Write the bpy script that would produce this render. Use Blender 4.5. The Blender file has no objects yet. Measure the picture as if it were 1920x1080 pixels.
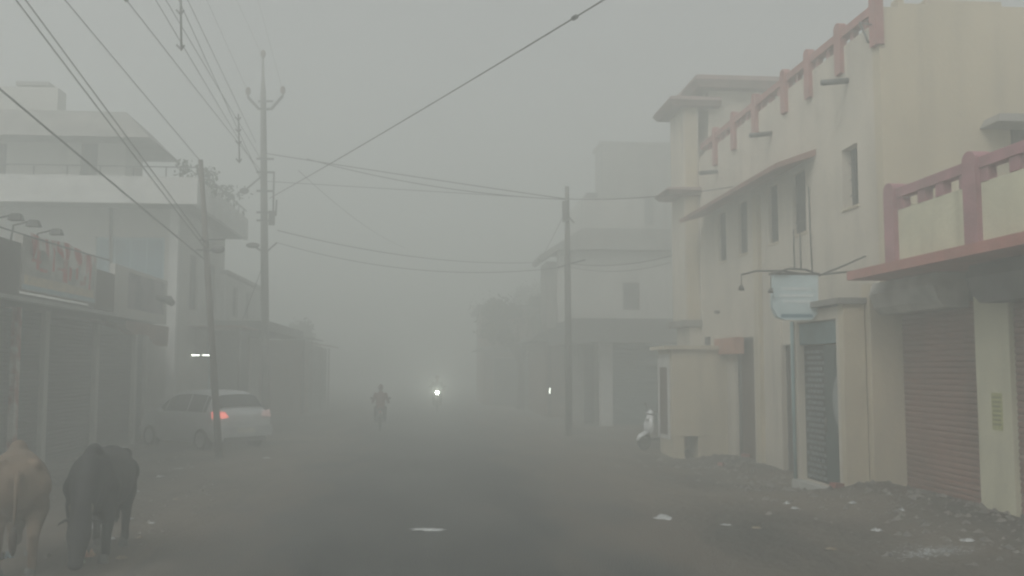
import bpy, math, random
from mathutils import Vector, Matrix, noise
R = math.radians
random.seed(7)
SC = bpy.context.scene
COL = SC.collection
# ------------------------------------------------------------------ camera, sky, sun, exposure
FPX = 1800.0; CAMH = 2.1
PITCH = math.atan(150/FPX); YAW = math.atan(160/FPX*math.cos(PITCH))
cd = bpy.data.cameras.new('camera'); cam = bpy.data.objects.new('camera', cd); COL.objects.link(cam)
cd.sensor_width = 36; cd.lens = 36*FPX/1920; cd.clip_start = .1; cd.clip_end = 1000
cam.location = (0, 0, CAMH); cam.rotation_euler = (R(90)+PITCH, 0, -YAW)
SC.camera = cam
W = bpy.data.worlds.new("World"); SC.world = W; W.use_nodes = True
wt = W.node_tree; wt.nodes.clear()
SUN_EL, SUN_ROT = R(46), R(222)
sky = wt.nodes.new('ShaderNodeTexSky'); sky.sky_type = 'NISHITA'; sky.sun_disc = False
sky.sun_elevation = SUN_EL; sky.sun_rotation = SUN_ROT; sky.air_density = 1.0; sky.dust_density = 6.0
hs = wt.nodes.new('ShaderNodeHueSaturation'); hs.inputs['Saturation'].default_value = .12
bg = wt.nodes.new('ShaderNodeBackground'); bg.inputs['Strength'].default_value = .095
wo = wt.nodes.new('ShaderNodeOutputWorld')
wt.links.new(sky.outputs[0], hs.inputs['Color']); wt.links.new(hs.outputs[0], bg.inputs['Color']); wt.links.new(bg.outputs[0], wo.inputs['Surface'])
sl = bpy.data.lights.new('sun', 'SUN'); sl.energy = .95; sl.angle = R(25); sl.color = (1, .96, .89)
sun = bpy.data.objects.new('sun', sl); COL.objects.link(sun); sun.location = (0, 0, 40)
sd = Vector((math.sin(SUN_ROT)*math.cos(SUN_EL), math.cos(SUN_ROT)*math.cos(SUN_EL), math.sin(SUN_EL)))
sun.rotation_euler = sd.to_track_quat('Z', 'Y').to_euler()
SC.view_settings.view_transform = 'Standard'; SC.view_settings.look = 'None'
SC.view_settings.exposure = 0.5; SC.view_settings.gamma = 1
SC.render.engine = 'CYCLES'
cy = SC.cycles
cy.max_bounces = 8; cy.diffuse_bounces = 3; cy.glossy_bounces = 2; cy.volume_bounces = 4; cy.transparent_max_bounces = 8
cy.use_denoising = True; cy.denoiser = 'OPENIMAGEDENOISE'; cy.sample_clamp_indirect = 4
cy.pixel_filter_type = 'BLACKMAN_HARRIS'; cy.filter_width = 2.2

# ------------------------------------------------------------------ haze
HAZE_D = .044
def haze():
    me = bpy.data.meshes.new('haze')
    x, y0, y1, z0, z1 = 158, -88, 158, -1.6, 15.2
    v = [(a, b, c) for a in (-x, x) for b in (y0, y1) for c in (z0, z1)]
    me.from_pydata(v, [], [(0,1,3,2),(4,6,7,5),(0,4,5,1),(2,3,7,6),(0,2,6,4),(1,5,7,3)])
    o = bpy.data.objects.new('haze', me); COL.objects.link(o)
    m = bpy.data.materials.new('haze'); m.use_nodes = True; t = m.node_tree; t.nodes.clear()
    pv = t.nodes.new('ShaderNodeVolumePrincipled'); ou = t.nodes.new('ShaderNodeOutputMaterial')
    pv.inputs['Color'].default_value = (.882, .915, .892, 1)
    pv.inputs['Density'].default_value = HAZE_D; pv.inputs['Density Attribute'].default_value = ''
    pv.inputs['Anisotropy'].default_value = .35
    t.links.new(pv.outputs[0], ou.inputs['Volume']); me.materials.append(m)
    o['kind'] = 'stuff'; o['label'] = 'thick pale grey morning fog filling the street'
haze()

# ------------------------------------------------------------------ pixel -> world point (layout measured from the photograph)
_f = Vector((math.sin(YAW)*math.cos(PITCH), math.cos(YAW)*math.cos(PITCH), math.sin(PITCH)))
_r = Vector((math.cos(YAW), -math.sin(YAW), 0)); _u = _r.cross(_f)
def at(px, py, X=None, Y=None, Z=None):
    d = _f*FPX + _r*(px-960) + _u*(540-py)
    t = X/d.x if X is not None else Y/d.y if Y is not None else (Z-CAMH)/d.z
    return Vector((0, 0, CAMH)) + d*t

# ------------------------------------------------------------------ materials
MATS = {}
def mat(name, c, c2=None, rough=.85, scale=3.0, bump=.15, bscale=None, streak=0.0, sc=None, metal=0.0, stretch=(1,1,1), detail=6, contrast=.35):
    """base colour c broken by patches of c2; sc = stain colour laid on in soft vertical runs"""
    if name in MATS: return MATS[name]
    m = bpy.data.materials.new(name); m.use_nodes = True; t = m.node_tree; N = t.nodes; Lk = t.links
    b = N['Principled BSDF']; b.inputs['Roughness'].default_value = rough; b.inputs['Metallic'].default_value = metal
    b.inputs['Specular IOR Level'].default_value = .3
    tc = N.new('ShaderNodeTexCoord'); mp = N.new('ShaderNodeMapping'); mp.inputs['Scale'].default_value = stretch
    Lk.new(tc.outputs['Object'], mp.inputs['Vector'])
    if c2 is None: c2 = tuple(k*.8 for k in c)
    n1 = N.new('ShaderNodeTexNoise'); n1.inputs['Scale'].default_value = scale; n1.inputs['Detail'].default_value = detail
    Lk.new(mp.outputs[0], n1.inputs['Vector'])
    r1 = N.new('ShaderNodeValToRGB'); r1.color_ramp.elements[0].position = .5-contrast/2; r1.color_ramp.elements[1].position = .5+contrast/2
    r1.color_ramp.elements[0].color = (*c2, 1); r1.color_ramp.elements[1].color = (*c, 1)
    Lk.new(n1.outputs['Fac'], r1.inputs[0]); out = r1.outputs[0]
    if streak > 0:
        mp2 = N.new('ShaderNodeMapping'); mp2.inputs['Scale'].default_value = (1.3, 1.3, .2); Lk.new(tc.outputs['Object'], mp2.inputs['Vector'])
        n2 = N.new('ShaderNodeTexNoise'); n2.inputs['Scale'].default_value = 2.0; n2.inputs['Detail'].default_value = 8; Lk.new(mp2.outputs[0], n2.inputs['Vector'])
        r2 = N.new('ShaderNodeValToRGB'); r2.color_ramp.elements[0].position = .5; r2.color_ramp.elements[1].position = .72
        Lk.new(n2.outputs['Fac'], r2.inputs[0])
        mu = N.new('ShaderNodeMath'); mu.operation = 'MULTIPLY'; mu.inputs[1].default_value = streak; Lk.new(r2.outputs[0], mu.inputs[0])
        mx = N.new('ShaderNodeMixRGB'); Lk.new(mu.outputs[0], mx.inputs['Fac']); Lk.new(out, mx.inputs['Color1']); mx.inputs['Color2'].default_value = (*(sc or tuple(k*.5 for k in c)), 1)
        out = mx.outputs[0]
    Lk.new(out, b.inputs['Base Color'])
    if bump > 0:
        n3 = N.new('ShaderNodeTexNoise'); n3.inputs['Scale'].default_value = bscale or scale*9; n3.inputs['Detail'].default_value = 8
        Lk.new(tc.outputs['Object'], n3.inputs['Vector'])
        bp = N.new('ShaderNodeBump'); bp.inputs['Strength'].default_value = bump; bp.inputs['Distance'].default_value = .03
        Lk.new(n3.outputs['Fac'], bp.inputs['Height']); Lk.new(bp.outputs[0], b.inputs['Normal'])
    MATS[name] = m; return m
def emit(name, c, s):
    if name in MATS: return MATS[name]
    m = mat(name, (.8, .8, .8), bump=0); b = m.node_tree.nodes['Principled BSDF']
    b.inputs['Emission Color'].default_value = (*c, 1); b.inputs['Emission Strength'].default_value = s
    return m
CREAM = mat('cream_wall', (.51, .445, .33), (.42, .37, .28), streak=.45, sc=(.27, .24, .19), scale=.7, bscale=14, bump=.25)
PLAS = mat('grey_plaster', (.44, .43, .40), (.35, .345, .325), streak=.4, sc=(.22, .21, .2), scale=.7, bscale=12, bump=.25)
GREYW = mat('pale_wall', (.55, .50, .42), (.45, .415, .35), streak=.4, sc=(.24, .22, .19), scale=.7, bscale=12, bump=.25)
YELL = mat('yellow_wall', (.56, .47, .28), (.47, .40, .25), streak=.5, sc=(.30, .25, .16), scale=.8, bscale=14, bump=.25)
PALEY = mat('pale_yellow_panel', (.58, .56, .42), (.47, .455, .345), streak=.5, sc=(.3, .29, .2), scale=1.5, bscale=18, bump=.25)
PINK = mat('pink_trim', (.36, .18, .205), (.24, .13, .14), scale=3, streak=.4, sc=(.2, .1, .1), bscale=20, bump=.3)
ROOFP = mat('weathered_pink_roof', (.25, .17, .155), (.18, .135, .125), scale=2, streak=.5, sc=(.12, .10, .095), bscale=14, bump=.3)
PINKF = mat('faded_pink_trim', (.36, .17, .155), (.27, .13, .12), scale=3, streak=.4, sc=(.2, .12, .11), bscale=20, bump=.3)
ROOFP2 = mat('weathered_red_ledge', (.27, .12, .095), (.17, .095, .08), scale=2, streak=.5, sc=(.12, .09, .08), bscale=14, bump=.3)
REDSL = mat('red_oxide', (.34, .13, .11), (.24, .10, .09), scale=4, streak=.4, sc=(.15, .09, .08), bscale=20, bump=.3)
CONC = mat('bare_concrete', (.26, .25, .23), (.17, .165, .155), scale=1.6, streak=.5, sc=(.09, .09, .085), bscale=16, bump=.4)
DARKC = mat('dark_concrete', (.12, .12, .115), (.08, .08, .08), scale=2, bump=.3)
SHUT = mat('brown_shutter', (.22, .115, .09), (.16, .088, .07), rough=.6, scale=1.2, streak=.5, sc=(.09, .06, .05), bump=.05)
SHUTG = mat('grey_shutter', (.06, .066, .066), (.042, .046, .046), rough=.6, scale=1.2, streak=.5, sc=(.05, .05, .05), bump=.05)
SHUTT = mat('teal_shutter', (.07, .12, .13), (.05, .09, .10), rough=.6, scale=1.2, bump=.05)
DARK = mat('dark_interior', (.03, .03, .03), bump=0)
GLASS = mat('dark_glass', (.02, .022, .022), rough=.5, bump=0)
WOOD = mat('dark_brown_wood', (.09, .055, .04), (.06, .04, .03), rough=.7, stretch=(6, 6, .6))
METAL = mat('dull_metal', (.11, .11, .11), (.07, .065, .06), rough=.55, metal=.4, bump=.1)
POLE = mat('pole_concrete', (.17, .16, .15), (.11, .105, .10), scale=2, streak=.5, sc=(.07, .06, .05), bump=.3)
RUSTP = mat('rusty_pole', (.10, .085, .075), (.07, .055, .045), scale=4, bump=.3)
WIRE = mat('wire', (.035, .035, .035), bump=0, rough=.6)
TEAL = mat('teal_door', (.025, .055, .058), (.02, .04, .042), rough=.5, scale=2, bump=.1)
GRILLE = mat('grille_grey', (.16, .19, .20), (.10, .12, .13), rough=.6, bump=.1)
WHITE = mat('white_paint', (.58, .58, .56), (.46, .46, .45), scale=2, streak=.4, sc=(.35, .34, .32), bump=.15)
BLUEW = mat('pale_blue_wall', (.30, .42, .46), (.24, .34, .38), scale=1.2, streak=.4, sc=(.15, .18, .2), bump=.2)
SIGNB = mat('sign_board', (.50, .60, .62), (.42, .52, .54), scale=2, streak=.4, sc=(.3, .33, .33), rough=.5, bump=.05)
RED = mat('red_paint', (.42, .07, .06), (.36, .22, .19), contrast=.12, scale=3, bump=.05)
TARP = mat('brown_tarpaulin', (.20, .12, .085), (.13, .08, .06), scale=3, bump=.4, bscale=8)
DIRT = mat('dirt', (.145, .12, .096), (.045, .040, .035), scale=.6, bump=.9, bscale=9, detail=12, contrast=.38, stretch=(1, .5, 1))
LITM = mat('white_litter', (.52, .54, .54), (.30, .31, .31), scale=6, bump=.3)
RUB = mat('rubble', (.20, .18, .16), (.09, .085, .08), scale=5, bump=.4)
BARK = mat('bark', (.09, .07, .055), (.05, .04, .035), scale=5, bump=.5, stretch=(3, 3, .6))
LEAF = mat('leaves', (.065, .085, .045), (.04, .055, .03), scale=1.5, bump=0)
def asphalt():
    m = mat('asphalt', (.060, .060, .058), (.030, .030, .030), scale=.5, bump=.7, bscale=45, detail=10, contrast=.2, stretch=(1, .4, 1), rough=.8)
    t = m.node_tree; N = t.nodes; b = N['Principled BSDF']; src = b.inputs['Base Color'].links[0].from_socket
    n = N.new('ShaderNodeTexNoise'); n.inputs['Scale'].default_value = 1.1; n.inputs['Detail'].default_value = 9
    mp = N.new('ShaderNodeMapping'); mp.inputs['Scale'].default_value = (1, .35, 1); tc = N.new('ShaderNodeTexCoord')
    t.links.new(tc.outputs['Object'], mp.inputs[0]); t.links.new(mp.outputs[0], n.inputs[0])
    sx = N.new('ShaderNodeSeparateXYZ'); t.links.new(tc.outputs['Object'], sx.inputs[0])
    ab = N.new('ShaderNodeMath'); ab.operation = 'ABSOLUTE'; t.links.new(sx.outputs[0], ab.inputs[0])
    ma = N.new('ShaderNodeMath'); ma.operation = 'MULTIPLY_ADD'; ma.inputs[1].default_value = .16; t.links.new(ab.outputs[0], ma.inputs[0]); t.links.new(n.outputs[0], ma.inputs[2])
    r = N.new('ShaderNodeValToRGB'); r.color_ramp.elements[0].position = .72; r.color_ramp.elements[1].position = 1.12 if False else 1.0
    t.links.new(ma.outputs[0], r.inputs[0])
    mx = N.new('ShaderNodeMixRGB'); t.links.new(r.outputs[0], mx.inputs['Fac']); t.links.new(src, mx.inputs['Color1']); mx.inputs['Color2'].default_value = (.10, .083, .068, 1)
    t.links.new(mx.outputs[0], b.inputs['Base Color']); return m
ASPH = asphalt()

# ------------------------------------------------------------------ object helpers
def tag(o, label=None, cat=None, group=None, kind=None):
    if label: o['label'] = label
    if cat: o['category'] = cat
    if group: o['group'] = group
    if kind: o['kind'] = kind
    return o
def empty(name, label, cat, group=None, base=None):
    o = bpy.data.objects.new(name, None); COL.objects.link(o); o.empty_display_size = .3
    if base is not None: o.location = base
    return tag(o, label, cat, group)
def rootof(o):
    while o.parent: o = o.parent
    return o
class MB:
    def __init__(s): s.v = []; s.f = []; s.sm = set()
    def add(s, vs, fs, smooth=False):
        n = len(s.v); s.v += [tuple(v) for v in vs]
        for f in fs:
            if smooth: s.sm.add(len(s.f))
            s.f.append(tuple(i+n for i in f))
        return s
    def box(s, x0, x1, y0, y1, z0, z1):
        v = [(a, b, c) for a in (x0, x1) for b in (y0, y1) for c in (z0, z1)]
        return s.add(v, [(0,1,3,2),(4,6,7,5),(0,4,5,1),(2,3,7,6),(0,2,6,4),(1,5,7,3)])
    def frus(s, a, b):
        """a, b = (x0,x1,y0,y1,z): lower and upper rectangle"""
        v = []
        for (x0, x1, y0, y1, z) in (a, b): v += [(x0,y0,z),(x1,y0,z),(x1,y1,z),(x0,y1,z)]
        return s.add(v, [(3,2,1,0),(4,5,6,7),(0,1,5,4),(1,2,6,5),(2,3,7,6),(3,0,4,7)])
    def tube(s, pts, rad, n=8, cap=True, smooth=True):
        pts = [Vector(p) for p in pts]; rad = rad if isinstance(rad, (list, tuple)) else [rad]*len(pts)
        vs = []; up = None
        for i, p in enumerate(pts):
            d = (pts[min(i+1, len(pts)-1)] - pts[max(i-1, 0)]).normalized()
            if up is None: up = Vector((0, 0, 1)) if abs(d.z) < .9 else Vector((1, 0, 0))
            a = d.cross(up).normalized(); b = a.cross(d).normalized(); up = b
            r = rad[i]; ra, rb = r if isinstance(r, tuple) else (r, r)
            for k in range(n):
                t = 2*math.pi*k/n; vs.append(p + a*math.cos(t)*ra + b*math.sin(t)*rb)
        fs = [(i*n+k, i*n+(k+1) % n, (i+1)*n+(k+1) % n, (i+1)*n+k) for i in range(len(pts)-1) for k in range(n)]
        s.add(vs, fs, smooth)
        if cap:
            m = len(s.v)-len(vs); s.f.append(tuple(m+k for k in reversed(range(n)))); s.f.append(tuple(m+len(vs)-n+k for k in range(n)))
        return s
    def ball(s, c, r, n=10, m=7):
        c = Vector(c); r = r if isinstance(r, tuple) else (r, r, r)
        vs = [c+Vector((0, 0, -r[2]))]
        for j in range(1, m):
            ph = math.pi*j/m - math.pi/2
            for k in range(n):
                t = 2*math.pi*k/n; vs.append(c+Vector((r[0]*math.cos(ph)*math.cos(t), r[1]*math.cos(ph)*math.sin(t), r[2]*math.sin(ph))))
        vs.append(c+Vector((0, 0, r[2]))); e = len(vs)-1
        fs = [(0, 1+(k+1) % n, 1+k) for k in range(n)] + [(e, e-n+k, e-n+(k+1) % n) for k in range(n)]
        fs += [(1+j*n+k, 1+j*n+(k+1) % n, 1+(j+1)*n+(k+1) % n, 1+(j+1)*n+k) for j in range(m-2) for k in range(n)]
        return s.add(vs, fs, True)
    def limb(s, pts, rad, n=10):
        s.tube(pts, rad, n)
        for p, r in ((pts[0], rad[0]), (pts[-1], rad[-1])):
            s.ball(p, (r if not isinstance(r, tuple) else max(r))*.98)
        return s
    def prism(s, poly, axis, a, b):
        """polygon in the plane normal to axis, extruded a..b"""
        n = len(poly)
        def P(q, w): return (w, q[0], q[1]) if axis == 'x' else (q[0], w, q[1]) if axis == 'y' else (q[0], q[1], w)
        return s.add([P(q, a) for q in poly]+[P(q, b) for q in poly], [tuple(range(n))[::-1], tuple(range(n, 2*n))]+[(i, (i+1) % n, n+(i+1) % n, n+i) for i in range(n)])
    def wall(s, axis, c0, c1, u0, u1, z0, z1, holes=()):
        """slab between c0 and c1 on `axis` with rectangular openings (ua,ub,za,zb), only outer faces"""
        us = sorted({u0, u1} | {min(max(h[i], u0), u1) for h in holes for i in (0, 1)}); zs = sorted({z0, z1} | {min(max(h[i], z0), z1) for h in holes for i in (2, 3)})
        def solid(i, j):
            if i < 0 or j < 0 or i >= len(us)-1 or j >= len(zs)-1: return False
            cu, cz = (us[i]+us[i+1])/2, (zs[j]+zs[j+1])/2
            return not any(h[0] < cu < h[1] and h[2] < cz < h[3] for h in holes)
        def P(c, u, z): return (c, u, z) if axis == 'x' else (u, c, z)
        for i in range(len(us)-1):
            for j in range(len(zs)-1):
                if not solid(i, j): continue
                a, b, c, d = us[i], us[i+1], zs[j], zs[j+1]
                for cc in (c0, c1): s.add([P(cc, a, c), P(cc, b, c), P(cc, b, d), P(cc, a, d)], [(0, 1, 2, 3)])
                for (di, dj, q) in ((-1, 0, [(a, c), (a, d)]), (1, 0, [(b, c), (b, d)]), (0, -1, [(a, c), (b, c)]), (0, 1, [(a, d), (b, d)])):
                    if not solid(i+di, j+dj): s.add([P(c0, *q[0]), P(c0, *q[1]), P(c1, *q[1]), P(c1, *q[0])], [(0, 1, 2, 3)])
        return s
    def build(s, name, m, parent=None, recalc=True):
        off = Vector((0, 0, 0))
        if parent: off = rootof(parent).location.copy()
        me = bpy.data.meshes.new(name)
        me.from_pydata([tuple(Vector(v)-off) for v in s.v], [], s.f)
        if recalc:
            import bmesh
            b = bmesh.new(); b.from_mesh(me); bmesh.ops.recalc_face_normals(b, faces=b.faces)
            b.to_mesh(me); b.free()
        for i in s.sm:
            if i < len(me.polygons): me.polygons[i].use_smooth = True
        me.materials.append(m)
        o = bpy.data.objects.new(name, me); COL.objects.link(o)
        if parent: o.parent = parent
        return o
def fuse(o, voxel=.02, smooth=4):
    """one continuous skin out of the overlapping lofts"""
    a = o.modifiers.new('r', 'REMESH'); a.mode = 'VOXEL'; a.voxel_size = voxel; a.use_smooth_shade = True
    b = o.modifiers.new('s', 'SMOOTH'); b.iterations = smooth; b.factor = .6
    dg = bpy.context.evaluated_depsgraph_get(); dg.update()
    me = bpy.data.meshes.new_from_object(o.evaluated_get(dg)); me.name = o.name
    o.modifiers.clear(); mt = o.data.materials[0]; o.data = me
    if not me.materials: me.materials.append(mt)
    for p in me.polygons: p.use_smooth = True
    return o
def copy_tree(o, parent=None):
    c = o.copy(); COL.objects.link(c); c.parent = parent
    for ch in list(o.children): copy_tree(ch, c)
    return c
def one(name, mb, m, label, cat, group=None, kind=None, base=None):
    o = empty_mesh(name, mb, m, base); return tag(o, label, cat, group, kind)
def empty_mesh(name, mb, m, base=None):
    if base is None: return mb.build(name, m)
    b = Vector(base); mb.v = [tuple(Vector(v)-b) for v in mb.v]; o = mb.build(name, m); o.location = b; return o
def N3(x, y, z=0): return noise.noise(Vector((x, y, z)))

# ------------------------------------------------------------------ ground and road
def edge(y, side): return (3.45 + .28*N3(y*.35, 3.3) + .12*N3(y*1.3, 8.1)) if side > 0 else (3.05 + .3*N3(y*.3, 13.3) + .14*N3(y*1.2, 18.1))
def gz(x, y):
    e = edge(y, x); d = abs(x) - e
    if d < 0: return max(-.05, .004 + d*.12)
    z = .004 + min(d, .6)*.05 + .035*N3(x*.9, y*.6)*min(d, 1) + .018*N3(x*3.1, y*2.7)*min(d*2, 1) + .01*N3(x*7, y*7)*min(d*2, 1)
    if x > 0:
        t = max(0, min(1, (18.5-y)/4)); z += (-.19*(1-t) + .07*t)*min(1, d/2.6)
        g = math.exp(-((x-7.2)**2)/.5)*(.16*max(0, N3(y*.8, 5.5)+.4)) + .16*math.exp(-((x-6.9)**2)/.5-((y-13.6)**2)/3.0)*(1+.6*N3(x*4, y*4)); z += g
    return z
def axis_vals(lo, hi, fine_lo, fine_hi, fine, grow):
    vals = []; v = fine_lo
    while v <= fine_hi: vals.append(v); v += fine
    s = fine; v = fine_lo
    while v > lo: s *= grow; v -= s; vals.append(max(v, lo))
    s = fine; v = vals[0] if False else max(vals)
    while v < hi: s *= grow; v += s; vals.append(min(v, hi))
    return sorted(set(round(q, 4) for q in vals))
def sheet(xs, ys, zf):
    g = MB(); g.v = [(x, y, zf(x, y)) for y in ys for x in xs]; n = len(xs)
    g.f = [(j*n+i, j*n+i+1, (j+1)*n+i+1, (j+1)*n+i) for j in range(len(ys)-1) for i in range(n-1)]
    g.sm = set(range(len(g.f))); return g
xs = axis_vals(-150, 150, -9.5, 9, .13, 1.35); ys = axis_vals(-80, 150, 7, 30, .14, 1.06)
tag(sheet(xs, ys, gz).build('ground', DIRT), 'brown trodden dirt verges along the street', kind='structure')
xr = [-4.3+8.6*i/43 for i in range(44)]; yr = axis_vals(-80, 150, 7, 30, .2, 1.08)
tag(sheet(xr, yr, lambda x, y: -.012*(x/4)**2 + .004*N3(x*1.5, y*.8) + .002).build('road', ASPH), 'dusty grey asphalt road running into fog', kind='structure')

# ------------------------------------------------------------------ shared building pieces
def shutter(parent, m, axis, c, u0, u1, z0, z1, pitch=.085, dep=.022, face=-1, name='shutter'):
    b = MB(); n = int((z1-z0)/pitch); prof = []
    for i in range(n+1):
        z = z0+(z1-z0)*i/n; prof.append((c, z)); 
        if i < n: prof.append((c+face*dep, z+pitch*.25)); prof.append((c+face*dep, z+pitch*.7))
    P = (lambda cc, u, z: (cc, u, z)) if axis == 'x' else (lambda cc, u, z: (u, cc, z))
    vs = []
    for (cc, z) in prof: vs += [P(cc, u0, z), P(cc, u1, z)]
    b.add(vs, [(2*i, 2*i+1, 2*i+3, 2*i+2) for i in range(len(prof)-1)])
    o = b.build(name, m, parent)
    k = MB(); P2 = (c-.05, c+.0) if face < 0 else (c, c+.05)
    if axis == 'x': k.box(c+face*.05, c+face*.004-0, u0+.02, u1-.02, z0, z0+.1)
    else: k.box(u0+.02, u1-.02, c+face*.05, c+face*.004, z0, z0+.1)
    k.build('bottom_bar', METAL, o)
    return o
def window(parent, axis, c, u0, u1, z0, z1, fm, pm=GLASS, fr=.05, dep=.06, mull=1, name='window'):
    """frame standing in an opening at depth c (face towards smaller c)"""
    b = MB(); hs_ = [(u0+fr+(u1-u0-2*fr)*i/(mull+1)+(.015 if i else 0), u0+fr+(u1-u0-2*fr)*(i+1)/(mull+1)-(.015 if i < mull else 0), z0+fr, z1-fr) for i in range(mull+1)]
    b.wall(axis, c, c+dep, u0, u1, z0, z1, hs_); o = b.build(name, fm, parent)
    p = MB(); 
    if axis == 'x': p.box(c+dep*.4, c+dep*.6, u0+fr-.01, u1-fr+.01, z0+fr-.01, z1-fr+.01)
    else: p.box(u0+fr-.01, u1-fr+.01, c+dep*.4, c+dep*.6, z0+fr-.01, z1-fr+.01)
    p.build('pane', pm, o)
    if name == 'window' and u1-u0 < 1.3 and parent.name.startswith('cream'):
        g = MB(); k = u0+fr+.05
        while k < u1-fr-.03:
            if axis == 'x': g.tube([(c-.03, k, z0+.02), (c-.03, k, z1-.02)], .008, 5)
            else: g.tube([(k, c-.03, z0+.02), (k, c-.03, z1-.02)], .008, 5)
            k += .1
        for zz in (z0+.25, (z0+z1)/2, z1-.25):
            if axis == 'x': g.box(c-.035, c-.028, u0, u1, zz-.012, zz+.012)
            else: g.box(u0, u1, c-.035, c-.028, zz-.012, zz+.012)
        g.build('window_bars', METAL, o)
    return o
def railpost(b, x0, x1, y, w, z0, z1):
    """post with a rounded top, its arch seen from the street"""
    n = 8; r = w/2; poly = [(y-r, z0), (y+r, z0), (y+r, z1-r*.8)] + [(y+r*math.cos(math.pi*k/n), z1-r*.8+r*.8*math.sin(math.pi*k/n)) for k in range(1, n)] + [(y-r, z1-r*.8)]
    b.prism(poly, 'x', x0, x1)

# ------------------------------------------------------------------ RIGHT: two-storey cream building
XF = 7.6; YC = 15.25; YE = 26.1
A = empty('cream_building', 'two storey cream building with pink parapet posts and red ledge over upper windows', 'building', base=(XF, 20, -.1))
wins = [(23.78, 24.38, 4.85, 6.12), (22.14, 22.77, 4.85, 6.12), (20.12, 20.68, 4.85, 6.12), (18.58, 19.26, 4.85, 6.12), (16.21, 16.85, 5.0, 6.1)]
def yx(px, py, X=XF): return at(px, py, X=X).y
d1 = (yx(1416, 800), yx(1380, 800), -.3, at(1400, 632, X=XF).z); d2 = (yx(1494, 800), yx(1470, 800), -.3, at(1480, 646, X=XF).z)
MB().wall('x', XF, XF+.3, YC+.261, YE, -.35, 8.0, wins+[d1, d2]).build('wall', GREYW, A)
sidewin_x = at(1895, 260, Y=YC).x
MB().wall('y', YC-.004, YC+.26, XF-.003, 14.5, 3.0, 8.22, [(sidewin_x, sidewin_x+1.1, 5.0, at(1900, 232, Y=YC).z)]).build('side_wall', CREAM, A)
MB().box(XF-.002, XF+.3, YC+.0, YC+.26, -.35, 2.999).build('corner_wall', GREYW, A)
mb = MB(); zt = at(1660, 1, Y=YC).z
mb.box(XF+.35, at(1695, 2, Y=YC).x, YC+.01, YC+.25, 8.22, zt+.06); mb.box(at(1735, 2, Y=YC).x, at(1878, 2, Y=YC).x, YC+.01, YC+.25, 8.22, zt+.05); mb.box(at(1878, 2, Y=YC).x+.001, 14.4, YC+.01, YC+.25, 8.22, zt-.03)
mb.box(at(1695, 2, Y=YC).x, at(1735, 2, Y=YC).x, YC+.02, YC+.24, 8.22, zt-.03)
mb.build('parapet_coping', CREAM, A)
MB().box(XF+.5, 14.4, YC+.27, YE, 7.4, 7.5).build('roof', CONC, A)
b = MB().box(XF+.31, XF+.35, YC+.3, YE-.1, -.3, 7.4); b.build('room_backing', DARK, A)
for i, w_ in enumerate(wins):
    o = window(A, 'x', XF+(.07 if i < 4 else .18), *w_, DARKC, mull=1 if i < 4 else 0, name='window')
    MB().box(XF-.03, XF+.06, w_[0]-.04, w_[1]+.04, w_[2]-.05, w_[2]-.001).build('sill', CREAM, o)
window(A, 'y', YC+.1, sidewin_x, sidewin_x+1.1, 5.0, at(1900, 232, Y=YC).z, WOOD, mull=1)
c = at(1868, 210, Y=YC-.5); MB().frus((c.x, c.x+2.6, YC-.55, YC-.006, c.z-.16), (c.x+.1, c.x+2.5, YC-.45, YC-.006, c.z)).build('window_ledge', CONC, A)
# parapet posts and rail
ppx = [(1340, 310), (1375, 280), (1415, 255), (1470, 212), (1515, 184), (1573, 140), (1640, 86)]
for px, pb in ppx:
    q = at(px, pb, X=XF-.05); b = MB(); railpost(b, XF-.08, XF+.06, q.y, .25, q.z, 8.47); b.build('parapet_post', PINKF, A)
MB().box(XF-.05, XF+.14, YC+.12, YE-.3, 8.16, 8.31).build('parapet_rail', PINKF, A)
y = YC+.45
while y < YE-.6: MB().box(XF, XF+.1, y, y+.14, 8.0, 8.16).build('rail_block', PINKF, A); y += .52
for px, py in ((1565, 153), (1426, 252), (1328, 323)):
    q = at(px, py, X=XF-.25); MB().tube([(XF+.05, q.y, q.z+.03), (XF-.5, q.y, q.z-.03)], .055, 10).build('drain_spout', METAL, A)
# window ledge (chajja)
b = MB(); y0, y1 = 18.0, 25.7
b.add([(XF-.001, y0, 6.40), (XF-.001, y1, 6.40), (XF-.72, y0+.25, 6.16), (XF-.72, y1-.1, 6.16), (XF-.001, y0, 6.27), (XF-.001, y1, 6.27), (XF-.72, y0+.25, 6.06), (XF-.72, y1-.1, 6.06)],
      [(0, 1, 3, 2), (4, 6, 7, 5), (0, 2, 6, 4), (1, 5, 7, 3), (2, 3, 7, 6), (0, 4, 5, 1)])
b.build('window_ledge', ROOFP2, A)
q = yx(1426, 600); MB().box(XF-.09, XF-.001, q-.16, q+.16, -.3, 6.05).build('pilaster', CREAM, A)
q = yx(1460, 600); MB().box(XF-.05, XF-.001, q-.2, q+.2, -.3, 3.1).build('pilaster', GREYW, A)
b = MB()
for (pa, pb_) in (((1488, 430), (1490, 505)), ((1500, 435), (1502, 505)), ((1516, 350), (1523, 515))):
    p0 = at(*pa, X=XF-.03); p1 = at(*pb_, X=XF-.03); b.tube([p0, (p0+p1)/2+Vector((0, .02, 0)), p1], .014, 6)
b.build('wall_pipes', METAL, A)
# small swept bracket of wire hanging on the parapet
p0 = at(1612, 42, X=XF-.1); p1 = at(1628, 80, X=XF-.1); p2 = at(1634, 46, X=XF-.1)
MB().tube([p0, p1], .02, 6).tube([p0, p2], .012, 6).build('bracket', METAL, A)
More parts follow.
